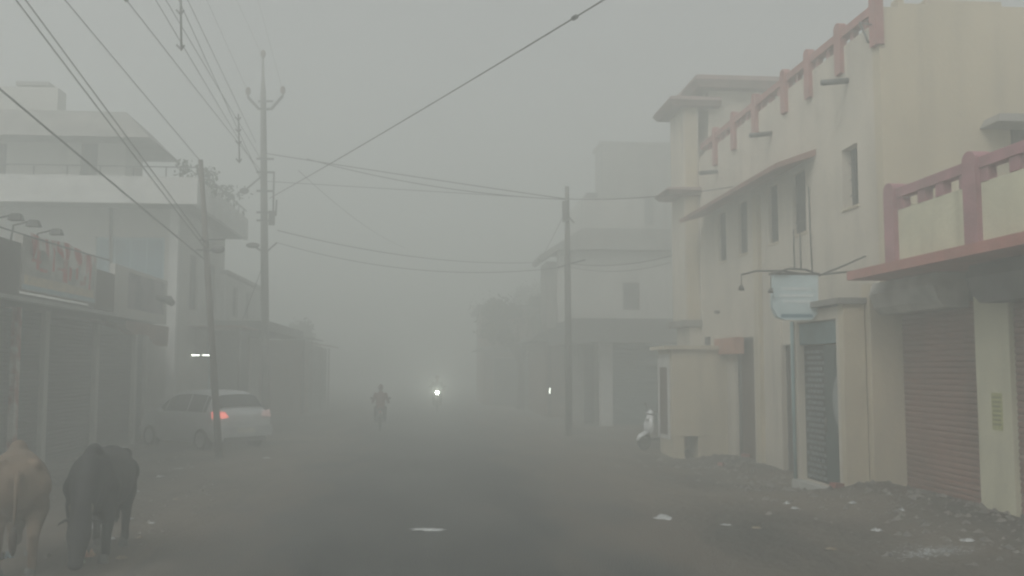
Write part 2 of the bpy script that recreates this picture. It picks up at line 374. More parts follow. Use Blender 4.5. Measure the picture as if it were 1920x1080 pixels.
# doors at the street
for d, m_ in ((d1, WOOD), (d2, SHUT)):
    b = MB().box(XF+.16, XF+.2, d[0]+.04, d[1]-.04, -.3, d[3]-.06); o = b.build('door', m_, A)
    MB().wall('x', XF+.08, XF+.15, d[0], d[1], -.3, d[3], [(d[0]+.06, d[1]-.06, -.31, d[3]-.06)]).build('door_frame', METAL, o)
    MB().tube([(XF+.1, d[0]+.16, .9), (XF+.1, d[0]+.16, 1.1)], .015, 6).build('handle', METAL, o)
q0, q1 = at(1380, 650, X=XF-.2).y, at(1345, 650, X=XF-.2).y
MB().box(XF-.22, XF-.001, q0, q1+.2, at(1360, 664, X=XF-.2).z, at(1360, 634, X=XF-.2).z).build('painted_board', mat('orange_board', (.42, .2, .13), (.33, .16, .11), bump=.1), A)
q = at(1327, 640, X=XF-.02); MB().box(XF-.04, XF-.001, q.y-.2, q.y+.2, q.z-.1, q.z+.12).build('wall_vent', DARKC, A)
q = at(1345, 585, X=XF-.05); MB().tube([(XF, q.y, q.z), (XF-.12, q.y, q.z)], .05, 8).build('pipe_stub', METAL, A)
# stair tower with its cantilevered bay
xb = at(1256, 300, Y=YE).x; xm = at(1282, 300, Y=YE).x
zb = at(1280, 600, Y=YE).z; ze = at(1260, 180, Y=YE).z
MB().box(xm, XF-.001, YE+.021, YE+1.43, zb, ze-.1).build('bay_wall', GREYW, A)
MB().box(xm+.05, XF-.06, YE, YE+.02, zb, ze-.1).build('bay_front', CREAM, A)
MB().box(xm-.12, XF-.001, YE-.08, YE+1.5, zb-.18, zb-.001).build('bay_slab', CONC, A)
def eave(name, px, py, x1, ya, yb, th):
    q = at(px, py, Y=ya); x0 = q.x
    MB().frus((x0+.12, x1, ya+.1, yb-.1, q.z-th), (x0+.02, x1, ya+.02, yb, q.z-th*.45)).frus((x0, x1, ya, yb+.02, q.z-th*.449), (x0+.06, x1, ya+.06, yb, q.z)).build(name, ROOFP, A)
eave('tower_roof', 1303, 138, at(1460, 140, Y=YE).x+1.4, 25.75, 28.4, .34)
MB().box(at(1303, 138, Y=25.75).x+.5, at(1460, 140, Y=YE).x+1.0, YE+.1, YE+2, 7.51, at(1303, 138, Y=25.75).z-.341).build('tower_wall', GREYW, A)
eave('bay_roof', 1255, 178, XF+.6, 25.8, 27.85, .26)
eave('bay_ledge', 1250, 349, XF-.002, 25.8, 27.3, .2)
MB().box(xm+.1, XF-.001, YE+.02, YE+1.4, -.3, zb-.19).build('bay_base_wall', GREYW, A)
# annex on a plinth
ax0 = at(1260, 700, Y=23.9).x; az1 = at(1290, 655, Y=23.9).z; az0 = at(1290, 818, Y=23.9).z
MB().box(ax0, XF-.001, 23.9, 25.35, az0, az1).build('annex', CREAM, A)
MB().box(ax0-.2, XF-.001, 23.8, 25.45, az1+.001, az1+.09).build('annex_slab', CREAM, A)
b = MB(); xx = at(1284, 840, Y=23.9).x; x2 = at(1310, 840, Y=23.9).x
b.box(ax0+.02, xx, 23.92, 25.3, -.35, az0-.001); b.box(x2, XF-.002, 23.92, 25.3, -.35, az0-.001); b.box(xx, x2, 24.9, 25.3, -.35, az0-.001); b.build('annex_plinth', CREAM, A)
o = MB().wall('x', ax0-.03, ax0-.002, 24.1, 25.3, az0-.1, az1-.12, [(24.3, 25.15, az0, az1-.45)]).build('annex_door', WHITE, A)
MB().box(ax0-.012, ax0-.003, 24.301, 25.149, az0, az1-.451).build('panel', WOOD, o)

# ------------------------------------------------------------------ RIGHT: door bay
bx0 = 6.76; by0 = 15.1; by1 = 17.3; bzt = at(1600, 572, Y=by0).z
Bd = empty('entrance_bay', 'projecting cream entrance bay with teal door and patterned grey grille', 'building', base=(bx0+.4, 16.5, -.05))
MB().wall('x', bx0, bx0+.18, by0+.181, by1, -.3, bzt, [(by0+.3, by1-.2, .1, 2.92)]).build('wall', GREYW, Bd)
MB().box(bx0-.004, XF-.48, by0, by0+.18, -.3, bzt+.02).build('end_wall', CREAM, Bd)
MB().box(bx0-.12, XF-.004, by0-.06, by1+.05, bzt+.021, bzt+.12).build('roof_slab', CONC, Bd)
MB().box(bx0+.2, XF-.005, by1-.15, by1, -.3, bzt).build('back_wall', GREYW, Bd)
o = MB().box(bx0+.10, bx0+.14, by0+.301, by0+1.05, .12, 2.5).build('door', TEAL, Bd)
MB().tube([(bx0+.07, by0+.97, 1.0), (bx0+.07, by0+.97, 1.25)], .015, 6).build('handle', METAL, o)
# pale round emblem on the door
n = 28; rr = .34; cyy, czz = by0+.38, 1.55
poly = [(cyy+rr*math.cos(2*math.pi*k/n), czz+rr*1.35*math.sin(2*math.pi*k/n)) for k in range(n) if cyy+rr*math.cos(2*math.pi*k/n) > by0+.31]
MB().prism(sorted(poly, key=lambda q: math.atan2(q[1]-czz, q[0]-cyy-.1)), 'x', bx0+.092, bx0+.099).build('round_emblem', mat('emblem_pale', (.30, .32, .32), (.16, .19, .195), scale=5, bump=0, contrast=.5), o)
# patterned folding grille
b = MB(); gy0, gy1 = by0+1.08, by1-.21
b.box(bx0+.13, bx0+.15, gy0, gy1, .12, 2.5); g = b.build('grille', mat('grille_back', (.025, .03, .03), bump=.1), Bd)
b = MB(); z = .16; row = 0
while z < 2.42:
    y = gy0+.03 + (.07 if row % 2 else 0)
    while y < gy1-.16: b.box(bx0+.105, bx0+.129, y, y+.11, z, z+.055); y += .17
    z += .1; row += 1
b.build('grille_pattern', GRILLE, g)
MB().box(bx0+.05, bx0+.12, by0+.305, by1-.205, 2.52, 2.9).build('lintel_board', mat('lintel_teal', (.12, .19, .20), (.08, .13, .14), bump=.1, scale=5), Bd)
MB().tube([(bx0-.05, by1-.1, -.1), (bx0-.05, by1-.1, 2.95)], .035, 8).build('corner_pipe', mat('teal_pipe', (.22, .32, .33), bump=.1), Bd)
MB().box(bx0-.16, bx0-.003, by0+.2, by1-.2, -.3, .1).build('step', mat('pale_step', (.42, .42, .40), (.3, .3, .28), bump=.3), Bd)

# ------------------------------------------------------------------ RIGHT: shops under the terrace
S = empty('terrace_shop_building', 'single storey shop building with brown rolling shutters under a pink railed terrace', 'building', base=(XF, 12.5, .05))
MB().box(XF-.46, XF+.4, 14.94, by0+.14, -.3, 3.47).build('pillar', CREAM, S)
pl = MB().box(XF, XF+.4, 11.97, 12.76, -.3, 3.47).build('pillar', PALEY, S)
MB().box(XF, XF+.4, 8.9, 9.3, -.3, 3.47).build('pillar', PALEY, S)
shutter(S, SHUT, 'x', XF+.09, 12.761, 14.939, .12, 3.05)
shutter(S, SHUT, 'x', XF+.09, 9.301, 11.969, .12, 3.05)
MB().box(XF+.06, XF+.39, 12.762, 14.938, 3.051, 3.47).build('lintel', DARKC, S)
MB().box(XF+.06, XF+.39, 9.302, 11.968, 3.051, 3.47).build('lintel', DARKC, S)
MB().box(XF-.1, XF+.9, 9.3, 14.93, -.3, .115).build('shop_floor', CONC, S)
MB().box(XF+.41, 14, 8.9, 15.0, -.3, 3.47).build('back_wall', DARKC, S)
# roller housing
b = MB(); poly = [(XF-.40, 3.06), (XF-.30, 2.96), (XF+.05, 2.96), (XF+.05, 3.46), (XF-.42, 3.46), (XF-.48, 3.28)]
b.prism(poly, 'y', 12.95, 14.93); b.build('roller_housing', mat('housing', (.40, .39, .36), (.24, .235, .22), rough=.6, bump=.2), S)
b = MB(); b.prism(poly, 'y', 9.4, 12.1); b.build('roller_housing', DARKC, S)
# terrace slab
MB().box(6.62, XF+.4, 8.6, 14.62, 3.48, 3.62).build('terrace_slab', mat('slab_pink', (.40, .17, .15), (.30, .14, .12), scale=3, streak=.4, sc=(.15, .1, .09), bscale=20, bump=.3), S)
MB().box(XF+.41, 14.2, 8.6, 15.22, 3.48, 3.62).build('roof_slab', CONC, S)
posts = [13.62, 11.48, 9.3]
for y in posts:
    b = MB(); railpost(b, 6.84, 7.08, y, .30, 3.621, 4.85); b.build('railing_post', PINK, S)
    if y == 13.62: b = MB(); b.box(7.081, XF+.1, y-.05, y+.1, 3.621, 4.55); b.build('end_panel', PALEY, S)
for ya, yb in ((posts[1]+.151, posts[0]-.151), (posts[2]+.151, posts[1]-.151), (7.5, posts[2]-.151)):
    MB().box(6.91, 7.01, ya, yb, 3.621, 4.42).build('infill_panel', PALEY, S)
    MB().box(6.88, 7.04, ya, yb, 4.60, 4.74).build('railing_rail', PINK, S)
    L_ = yb-ya
    for k in (.04, .36, .62, .96):
        yc = ya+L_*k; b = MB(); b.box(6.90, 7.02, max(ya, yc-.1), min(yb, yc+.1), 4.421, 4.599); b.build('rail_block', PINK, S)
# pasted notice on the pillar (stencilled olive lettering too worn to read)
p0 = at(1858, 736, X=XF-.006); p1 = at(1881, 808, X=XF-.006)
nt = MB().box(XF-.006, XF-.002, p1.y, p0.y, p1.z, p0.z).build('pasted_notice', mat('olive_notice', (.30, .31, .12), (.42, .42, .2), scale=14, bump=0, contrast=.3), pl)
b = MB()
for k in range(7):
    zz = p0.z-.05-k*(p0.z-p1.z-.08)/7; b.box(XF-.010, XF-.007, p1.y+.02+.01*(k % 3), p0.y-.02-.015*(k % 2), zz-.025, zz)
b.build('printed_lines', mat('olive_ink', (.19, .20, .09), bump=0), nt)

# ------------------------------------------------------------------ hanging shop sign
sy = 16.15; q0 = at(1450, 515, Y=sy); q1 = at(1535, 600, Y=sy)
SG = empty('hanging_sign', 'pale blue hanging sign board with worn lines, fixed above the entrance bay', 'sign', base=((q0.x+q1.x)/2, sy, q1.z))
n = 8; poly = [(q0.x, q0.z), (q0.x-.02, q1.z+.22), (q0.x+.06, q1.z+.05), (q0.x+.2, q1.z), (q1.x-.12, q1.z), (q1.x-.02, q1.z+.1), (q1.x, q1.z+.3), (q1.x+.01, q0.z)]
MB().prism(poly, 'y', sy, sy+.14).build('board', SIGNB, SG)
b = MB(); wd = q1.x-q0.x
for z_, a_, c_ in ((.52, .18, .86), (.40, .12, .9), (.30, .2, .84)):
    b.box(q0.x+wd*a_, q0.x+wd*c_, sy-.006, sy-.002, q1.z+z_, q1.z+z_+.045)
b.build('worn_lines', mat('worn_white', (.68, .72, .72), (.5, .58, .6), bump=0, scale=9), SG)
MB().box(q0.x-.03, q1.x+.03, sy-.01, sy+.15, q0.z+.001, q0.z+.04).build('top_rail', METAL, SG)
MB().box(q0.x+.12, q1.x-.1, sy-.004, sy-.001, q1.z+.04, q1.z+.1).build('blue_stripe', mat('blue_stripe', (.12, .24, .30), bump=0), SG)
def arm(pts, r=.018): return MB().tube([at(px, py, Y=yy) for px, py, yy in pts], r, 6)
arm([(1538, 517, 16.3), (1510, 505, 16.2), (1478, 504, 16.1), (1448, 514, 16.0)]).build('lamp_arm', METAL, SG)
a = arm([(1515, 516, 16.2), (1470, 508, 16.1), (1418, 508, 16.1), (1391, 515, 16.1)]).build('lamp_arm', METAL, SG)
for px, py in ((1390, 540), (1445, 545)):
    p = at(px, py, Y=16.1); t_ = at(px, py-27, Y=16.1); MB().tube([t_, p], .008, 5).tube([p+Vector((0, 0, .04)), p-Vector((0, 0, .04))], [.03, .055], 8).build('lamp', METAL, SG)
arm([(1535, 517, 16.2), (1580, 499, 16.1), (1628, 478, 16.0)]).build('support_rod', METAL, SG)
MB().tube([at(1528, 516, Y=16.25), (XF, 16.3, q0.z+.1)], .02, 6).build('wall_bracket', METAL, SG)

# ------------------------------------------------------------------ LEFT: shop row
SX = -7.95
LS = empty('shuttered_shop_row', 'low row of shuttered shops with a deep sign fascia on the left of the road', 'building', base=(SX, 21, 0))
py_ = [at(25, 880, X=SX).y, at(80, 870, X=SX).y, at(177, 855, X=SX).y, at(250, 836, X=SX).y]
ypost = [14.2] + py_ + [28.3]
REDWHT = mat('red_white_post', (.5, .47, .44), (.30, .10, .08), scale=2.2, bump=.2, contrast=.12)
for i, y in enumerate(ypost):
    MB().box(SX-.25, SX, y-.11, y+.11, -.1, 3.29).build('post', REDWHT if i == 1 else PLAS, LS)
for a_, b_ in zip(ypost[:-1], ypost[1:]):
    if b_-a_ > .5: shutter(LS, SHUTG, 'x', SX-.12, a_+.111, b_-.111, .05, 3.25, face=1)
MB().box(-13, SX-.26, 13.5, 28.5, -.1, 3.29).build('back_wall', DARKC, LS)
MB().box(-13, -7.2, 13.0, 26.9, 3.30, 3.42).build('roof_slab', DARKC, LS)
MB().box(SX-.3, SX+.5, 14, 28.3, -.1, .045).build('plinth', CONC, LS)
fx = -7.0
def fas(y0, y1, z0, z1, m, name, dx=0): return MB().box(fx-.12, fx+dx, y0, y1, z0, z1).build(name, m, LS)
yb0, yb1 = at(38, 500, X=fx).y, at(178, 520, X=fx).y; ye0, ye1 = at(214, 560, X=fx).y, at(312, 600, X=fx).y
fas(12.5, yb0-.001, 3.33, 4.25, mat('dark_board', (.085, .075, .07), (.055, .05, .05), bump=.1), 'fascia_board')
ban = fas(yb0, yb1, 3.45, 4.42, mat('banner', (.44, .42, .39), (.27, .26, .24), bump=.15, scale=2.2, contrast=.2), 'banner', .03)
fas(yb1+.001, ye0-.001, 3.36, 4.2, mat('dark_board2', (.10, .085, .075), (.07, .06, .055), bump=.1), 'fascia_board')
fas(12.5, ye0-.002, 3.26, 3.329, mat('pale_edge', (.34, .35, .34), bump=.2), 'fascia_edge', .05)
fr = MB().wall('x', fx-.12, fx, ye0, ye1, 3.27, 4.45, [(at(240, 550, X=fx).y, ye1-.18, 3.5, 4.36)]).build('fascia_frame', PLAS, LS)
MB().box(fx-.1, fx-.05, at(240, 550, X=fx).y, ye1-.18, 3.5, 4.36).build('faded_poster', mat('faded_poster', (.22, .21, .22), (.09, .095, .11), scale=1.3, bump=.05, contrast=.15), LS)
# banner: red hand painted strokes above a cream band
b = MB()
L_ = yb1-yb0
def stroke(u, z0, w, h, sh=0):
    y = yb0+L_*u; b.prism([(y, z0), (y+w, z0), (y+w+sh, z0+h), (y+sh, z0+h)], 'x', fx+.031, fx+.036)
for u, z0, w, h in ((.16, 3.86, .12, .5), (.10, 3.98, .42, .06), (.2, 3.84, .34, .06), (.36, 3.9, .08, .40), (.42, 3.95, .3, .05), (.50, 3.74, .22, .58), (.58, 3.8, .12, .3), (.68, 3.86, .1, .46), (.74, 3.76, .2, .09), (.80, 3.78, .12, .5), (.88, 3.72, .1, .56)):
    stroke(u, z0, w, h, .03)
for u0_, u1_ in ((.1, .3), (.34, .6), (.64, .95)): stroke(u0_, 4.30, L_*(u1_-u0_), .05)
b.build('red_lettering', RED, ban)
MB().box(fx+.031, fx+.034, yb0+.1, yb1-.15, 3.56, 3.72).build('cream_band', mat('cream_band', (.55, .47, .34), (.40, .36, .30), scale=5, bump=0), ban)
MB().box(fx+.031, fx+.034, yb0+.02, yb1-.05, 3.46, 3.55).build('blue_band', mat('blue_band', (.28, .36, .40), (.36, .42, .42), scale=5, bump=0), ban)
nn = 40; vs = []
for i in range(6):
    for j in range(nn+1):
        u, v = i/5, j/nn; y = yb0+.2+(yb1-yb0-.5)*v
        vs.append((fx+.05+.035*math.sin(26*v+2*u)*(.4+u)+.02, y, 4.47-.03*math.sin(9*v)-u*(.34+.20*N3(v*7, 4.4)+.10*math.sin(31*v))))
b = MB().add(vs, [(i*(nn+1)+j, i*(nn+1)+j+1, (i+1)*(nn+1)+j+1, (i+1)*(nn+1)+j) for i in range(5) for j in range(nn)], True)
CL = b.build('cloth_drape', mat('red_white_cloth', (.52, .50, .47), (.36, .06, .055), scale=2.6, stretch=(1, 1.3, .35), contrast=.1, bump=.3, detail=3))
tag(CL, 'faded red and white cloth draped unevenly along the top of the shop banner', 'cloth')
for k, (px_, py_2) in enumerate(((22, 436), (100, 432), (56, 428))):
    q = at(px_, py_2, X=fx+.25); o = empty('sign_lamp', ('floodlight on a bent arm at the left edge above the dark fascia board', 'floodlight on a bent arm above the far half of the draped cloth', 'floodlight on a bent arm above the near end of the draped cloth')[k], 'lamp', 'floodlights over the shop sign', base=(fx, q.y, 4.4))
    MB().tube([(fx-.06, q.y, 4.2), (fx-.02, q.y, 4.52), (fx+.28, q.y, 4.60)], .018, 6).build('arm', METAL, o)
    MB().frus((fx+.2, fx+.42, q.y-.08, q.y+.08, 4.50), (fx+.25, fx+.38, q.y-.06, q.y+.06, 4.61)).build('lamp_head', DARKC, o)
# sagging tarpaulin at the far end
vs = []; nx, ny = 8, 10
for i in range(nx+1):
    for j in range(ny+1):
        u, v = i/nx, j/ny; x = -7.9+.82*u; y = 22.6+4.6*v; z = 3.25-.42*u*(.35+.65*v) - .09*math.sin(math.pi*v*2)*u - .05*math.sin(9*v)*u
        vs.append((x, y, z))
fs = [(i*(ny+1)+j, i*(ny+1)+j+1, (i+1)*(ny+1)+j+1, (i+1)*(ny+1)+j) for i in range(nx) for j in range(ny)]
b = MB().add(vs, fs, True); o = b.build('awning', TARP, LS)
sm_ = o.modifiers.new('t', 'SOLIDIFY'); sm_.thickness = .02
vs = []
for i in range(5):
    for j in range(25):
        u, v = i/4, j/24; vs.append((-7.06+.03*math.sin(17*v)*u, 23.3+3.8*v, 3.22-(.18+.42*v+.06*math.sin(11*v))*u))
b = MB().add(vs, [(i*25+j, i*25+j+1, (i+1)*25+j+1, (i+1)*25+j) for i in range(4) for j in range(24)], True)
b.build('hanging_sheet', mat('rust_sheet', (.20, .10, .07), (.12, .07, .055), scale=3, bump=.4, bscale=8), LS)
p = at(318, 563, X=fx+.3); MB().tube([(fx-.05, p.y, p.z+.08), p, p+Vector((.05, .1, -.08))], [.05, .12, .09], 8).build('fascia_lamp', METAL, LS)

# ------------------------------------------------------------------ LEFT: big terrace house
HY = 27.5; HX = -6.5
LH = empty('terrace_house', 'large pale house with a wide balcony and roof terrace behind the low shops', 'house', base=(-10, 31, 0))
zs0 = at(300, 380, Y=HY).z; zs1 = at(300, 331, Y=HY).z
MB().box(-21, HX-.15, HY+.12, 35.2, zs0, zs0+.2).build('balcony_slab', CONC, LH)
MB().box(-21, HX, HY, HY+.119, zs0-.02, zs1).build('balcony_parapet', WHITE, LH)
MB().box(HX-.13, HX, HY+.12, 35.3, zs0-.02, zs1).build('balcony_parapet', WHITE, LH)
b = MB(); zr = at(300, 311, Y=HY).z
b.box(-21, HX, HY+.04, HY+.08, zr-.03, zr); b.box(HX-.08, HX-.04, HY+.081, 35.2, zr-.03, zr)
x = -20.9
while x < HX: b.box(x, x+.03, HY+.045, HY+.075, zs1, zr-.03); x += .9
y = HY+.9
while y < 35.2: b.box(HX-.075, HX-.045, y, y+.03, zs1, zr-.03); y += .9
b.build('railing', METAL, LH)
wx1 = at(334, 500, Y=28.6).x
hole = [(at(178, 480, Y=28.6).x, at(308, 480, Y=28.6).x, 3.7, 5.9)]
MB().wall('y', 28.6, 28.85, -21, wx1, -.1, zs0-.001, hole).build('wall', PLAS, LH)
w_ = window(LH, 'y', 28.68, hole[0][0], hole[0][1], 3.7, 5.9, BLUEW, pm=mat('blue_pane', (.16, .26, .31), (.12, .2, .25), rough=.4, bump=0), fr=.07, mull=3)
MB().box(at(318, 480, Y=28.5).x, wx1+.02, 28.42, 28.599, -.1, zs0-.001).build('column', WHITE, LH)
MB().wall('x', wx1-.25, wx1, 28.851, 35, -.1, zs0-.001, [(30, 31.1, 3.9, 5.6), (32.6, 33.8, 3.9, 5.6)]).build('street_wall', PLAS, LH)
for a_ in ((30, 31.1), (32.6, 33.8)): window(LH, 'x', wx1-.14, a_[0], a_[1], 3.9, 5.6, WOOD)
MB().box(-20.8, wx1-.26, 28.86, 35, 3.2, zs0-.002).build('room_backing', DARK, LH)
# upper storey
uy = 30.0; ux1 = at(235, 300, Y=uy).x; uz1 = at(200, 212, Y=uy).z
uh = [(at(-8, 300, Y=uy).x, at(12, 300, Y=uy).x, zs0+.5, at(10, 268, Y=uy).z), (at(150, 300, Y=uy).x, at(183, 300, Y=uy).x, zs0+.2, at(10, 240, Y=uy).z)]
MB().wall('y', uy, uy+.25, -21, ux1, zs0+.2, uz1-.2, uh).build('upper_wall', PLAS, LH)
MB().box(ux1-.2, ux1, uy+.251, 31.8, zs0+.2, uz1-.2).build('upper_side_wall', PLAS, LH)
for h_ in uh: window(LH, 'y', uy+.1, h_[0], h_[1], h_[2], h_[3], WOOD)
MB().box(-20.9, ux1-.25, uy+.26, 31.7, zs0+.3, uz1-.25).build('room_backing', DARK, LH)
ex = at(286, 262, Y=uy-.6).x; ez = at(286, 262, Y=uy-.6).z; ex2 = at(238, 212, Y=uy).x
MB().frus((-21.5, ex, uy-.9, 32.6, ez), (-21.5, ex2, uy-.1, 32.0, uz1+.02)).build('roof', CONC, LH)
bx1 = at(108, 190, Y=uy+.6).x; MB().box(-21, bx1, uy+.6, 31.3, uz1, at(60, 163, Y=uy+.6).z).build('roof_room', PLAS, LH)
q = at(85, 160, Y=uy+.6); MB().box(q.x-.9, q.x+.1, uy+.62, 31.2, q.z+.0, q.z+.12).build('roof_hatch', CONC, LH)
q = at(105, 430, Y=28.5); MB().tube([at(208, 385, Y=28.5), at(208, 520, Y=28.5)], .05, 8).build('downpipe', METAL, LH)

def bush(name, c, size, h, nleaf, seed, label, cat, group=None, potr=.2):
    rnd = random.Random(seed)
    o = empty(name, label, cat, group, base=c)
    c = Vector(c)
    b = MB(); b.tube([c, c+Vector((0, 0, .3))], [potr*.75, potr], 12); b.build('pot', REDSL, o)
    b = MB()
    for k in range(5):
        d = Vector((rnd.uniform(-.5, .5)*size, rnd.uniform(-.5, .5)*size, h*rnd.uniform(.6, .95))); b.tube([c+Vector((0, 0, .25)), c+d*.5+Vector((0, 0, .1)), c+d], [.02, .014, .006], 5)
    b.build('stem', BARK, o)
    b = MB()
    for k in range(nleaf):
        u = rnd.random(); p = c+Vector((rnd.gauss(0, .33)*size, rnd.gauss(0, .33)*size, .3+h*u*.85)); leafq(b, p, rnd.uniform(.05, .11), rnd)
    b.build('foliage', LEAF, o, recalc=False)
def leafq(b, p, s, rnd):
    a = Vector((rnd.uniform(-1, 1), rnd.uniform(-1, 1), rnd.uniform(-1, 1))).normalized(); q = a.orthogonal().normalized(); q = Matrix.Rotation(rnd.uniform(0, 6.3), 3, a) @ q
    r_ = a.cross(q); b.add([p-q*s, p+r_*s*.45, p+q*s, p-r_*s*.45], [(0, 1, 2, 3)])
q = at(345, 300, Y=28.1); bush('potted_plant', (q.x, 28.1, zs0+.2), .35, 1.0, 150, 3, 'thin upright potted plant at the front of the house balcony', 'plant', 'potted plants on the balcony')
q = at(385, 320, Y=29.5); bush('potted_plant', (q.x, 29.5, zs0+.2), .6, 1.1, 260, 4, 'bushy potted plant by the near corner of the house balcony', 'plant', 'potted plants on the balcony')
q = at(415, 330, X=-7.0); bush('potted_plant', (-7.0, q.y, zs0+.2), .9, 1.2, 380, 5, 'largest bushy potted plant further along the street side of the house balcony', 'plant', 'potted plants on the balcony')

# ------------------------------------------------------------------ LEFT: pale building beyond, canopy, stalls
Y2 = 34.5; x0_, x1_ = -9.6, at(484, 560, Y=Y2+4).x
LB = empty('pale_house', 'pale two storey house fading in the fog behind the silver car', 'house', base=(-8, 38, 0))
zt_ = at(400, 514, Y=Y2).z; xw = at(420, 560, Y=Y2).x
MB().wall('y', Y2, Y2+.25, x0_, xw, -.1, zt_).build('wall', WHITE, LB)
MB().wall('x', xw-.25, xw, Y2+.251, 42, -.1, zt_, [(36, 37, 4.0, 5.1), (38.6, 39.6, 4.0, 5.1)]).build('street_wall', PLAS, LB)
for a_ in ((36, 37), (38.6, 39.6)): window(LB, 'x', xw-.15, a_[0], a_[1], 4.0, 5.1, WOOD)
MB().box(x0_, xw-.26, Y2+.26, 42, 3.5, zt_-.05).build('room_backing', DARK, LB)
MB().box(x0_-.1, xw+.15, Y2-.12, 42.1, zt_+.001, zt_+.14).build('roof', CONC, LB)
zc = at(400, 602, Y=33).z
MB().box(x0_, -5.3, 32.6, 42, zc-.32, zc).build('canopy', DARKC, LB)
MB().box(x0_, -7.2, 32.8, 33.0, -.1, zc-.321).build('shop_wall', BLUEW, LB)
MB().box(-7.19, -6.0, 33.2, 33.25, .05, zc-.33).build('shutter', SHUTG, LB)
for k in range(2):
    p = at(366+22*k, 666, Y=30.5)
    l_ = empty('tube_lamp', ('left' if k == 0 else 'right')+' one of two short lit white tube lamps hanging beside the leaning pole', 'lamp', 'lit tube lamps over the shop front', base=(p.x, 30.5, p.z))
    MB().tube([(p.x-.13, 30.5, p.z), (p.x+.13, 30.5, p.z)], .02, 8).build('tube', emit('tube_light', (.93, 1, .88), 6), l_)
    MB().box(p.x-.16, p.x+.16, 30.48, 30.54, p.z+.032, p.z+.06).tube([(p.x, 30.5, p.z+.06), (p.x, 30.5, zc-.33)], .006, 4).build('holder', METAL, l_)
MB().box(-8.6, -5.6, 29.9, 32.6, zc-.33, zc-.28).build('shade_sheet', TARP, LB)
for sx_ in (-8.5, -5.7): MB().tube([(sx_, 30, 0), (sx_, 30, zc-.331)], .04, 6).build('shade_post', METAL, LB)

def stall(x0, x1, y0, y1, z, label, m1, m2, gr):
    o = empty('market_stall', label, 'stall', gr, base=((x0+x1)/2, (y0+y1)/2, 0))
    s_ = 1 if x0 < 0 else -1
    xa, xb_ = (x0, x1) if x0 < 0 else (x1, x0)
    b = MB(); b.add([(xa, y0-.3, z+.35), (xa, y1+.3, z+.35), (xb_+s_*.5, y1+.3, z-.1), (xb_+s_*.5, y0-.3, z-.1)]+[(xa, y0-.3, z+.30), (xa, y1+.3, z+.30), (xb_+s_*.5, y1+.3, z-.15), (xb_+s_*.5, y0-.3, z-.15)], [(0,1,2,3),(7,6,5,4),(0,3,7,4),(1,5,6,2),(2,6,7,3),(0,4,5,1)])
    b.build('roof', m1, o)
    for xx_ in (xa+s_*.1, xb_):
        for yy_ in (y0, y1):
            MB().tube([(xx_, yy_, -.1), (xx_, yy_, z-.16 if xx_ == xb_ else z+.2)], .05, 6).build('post', WOOD, o)
    lo, hi = sorted((xa+s_*.2, xb_-s_*.1))
    MB().box(lo, hi, y0+.1, y1-.1, -.1, z-.17).build('wall', m2, o)
    lo, hi = sorted((xa+s_*.05, xa+s_*.09)); MB().box(lo, hi, y0, y1, 1.0, z).build('back_sheet', m2, o)
G_ = 'street stalls fading in the fog'
stall(-8, -5.4, 43, 46, 3.5, 'nearer low stall with sloped sheet roof past the pale house', DARKC, TARP, G_)
stall(-7.6, -5.2, 48, 52, 3.3, 'farther low stall with sloped sheet roof on the left, faint in fog', TARP, DARKC, G_)

# ------------------------------------------------------------------ RIGHT: buildings beyond
RB = empty('shop_house', 'grey shop house with sloping roof edge, wide canopy and white column, behind the cream building', 'house', base=(8, 40, 0))
yb_ = 37.0; xl = at(1046, 560, Y=yb_+3).x
zU = at(1150, 425, Y=40).z
MB().wall('y', 40, 40.25, xl, 12, 3.8, at(1100, 470, Y=40).z, [(at(1168, 540, Y=40).x, at(1200, 540, Y=40).x, at(1, 575, Y=40).z, at(1, 520, Y=40).z)]).build('upper_wall', PLAS, RB)
window(RB, 'y', 40.1, at(1168, 540, Y=40).x, at(1200, 540, Y=40).x, at(1, 575, Y=40).z, at(1, 520, Y=40).z, WOOD)
g0 = at(1015, 482, Y=40); g1 = at(1090, 430, Y=40)
MB().prism([(g0.x-.15, g0.z-.1), (g0.x, g0.z-.2), (xl, at(1100, 470, Y=40).z+.001), (12, at(1100, 470, Y=40).z+.001), (12, g1.z), (g1.x, g1.z), (g0.x-.1, g0.z+.05)], 'y', 39.6, 42.4).build('roof', CONC, RB)
MB().box(g0.x+.25, xl-.001, 40.3, 42.3, 3.8, g0.z-.15).build('side_bay', CONC, RB)
MB().box(at(1092, 400, Y=41).x, at(1208, 400, Y=41).x, 41, 46, zU, at(1150, 372, Y=41).z).build('roof_room', PLAS, RB)
MB().box(at(1104, 400, Y=41).x, at(1125, 400, Y=41).x, 41.5, 42.5, at(1150, 372, Y=41).z+.001, at(1150, 358, Y=41).z).build('water_tank', DARKC, RB)
zc0, zc1 = at(1150, 642, Y=36).z, at(1150, 597, Y=36).z
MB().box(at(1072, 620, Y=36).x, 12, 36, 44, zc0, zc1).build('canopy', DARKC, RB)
MB().box(at(1126, 720, Y=37).x, at(1149, 720, Y=37).x, 37, 37.4, -.3, zc0-.001).build('column', WHITE, RB)
shutter(RB, SHUTT, 'y', 37.3, at(1150, 700, Y=37).x+.01, 11.5, -.2, zc0-.01, pitch=.12)
xx_ = at(1095, 700, Y=38.5).x
shutter(RB, SHUTG, 'y', 38.5, xx_, at(1126, 700, Y=37).x, -.2, zc0-.01, pitch=.12)
MB().box(xx_+.0, 12, 38.6, 48, -.3, zc0-.002).build('ground_floor', CONC, RB)
RC = empty('tall_grey_block', 'tall plain grey block rising behind the shop house roof', 'building', base=(11, 49, 0))
tz = at(1190, 262, Y=46).z; tx = at(1133, 300, Y=46).x
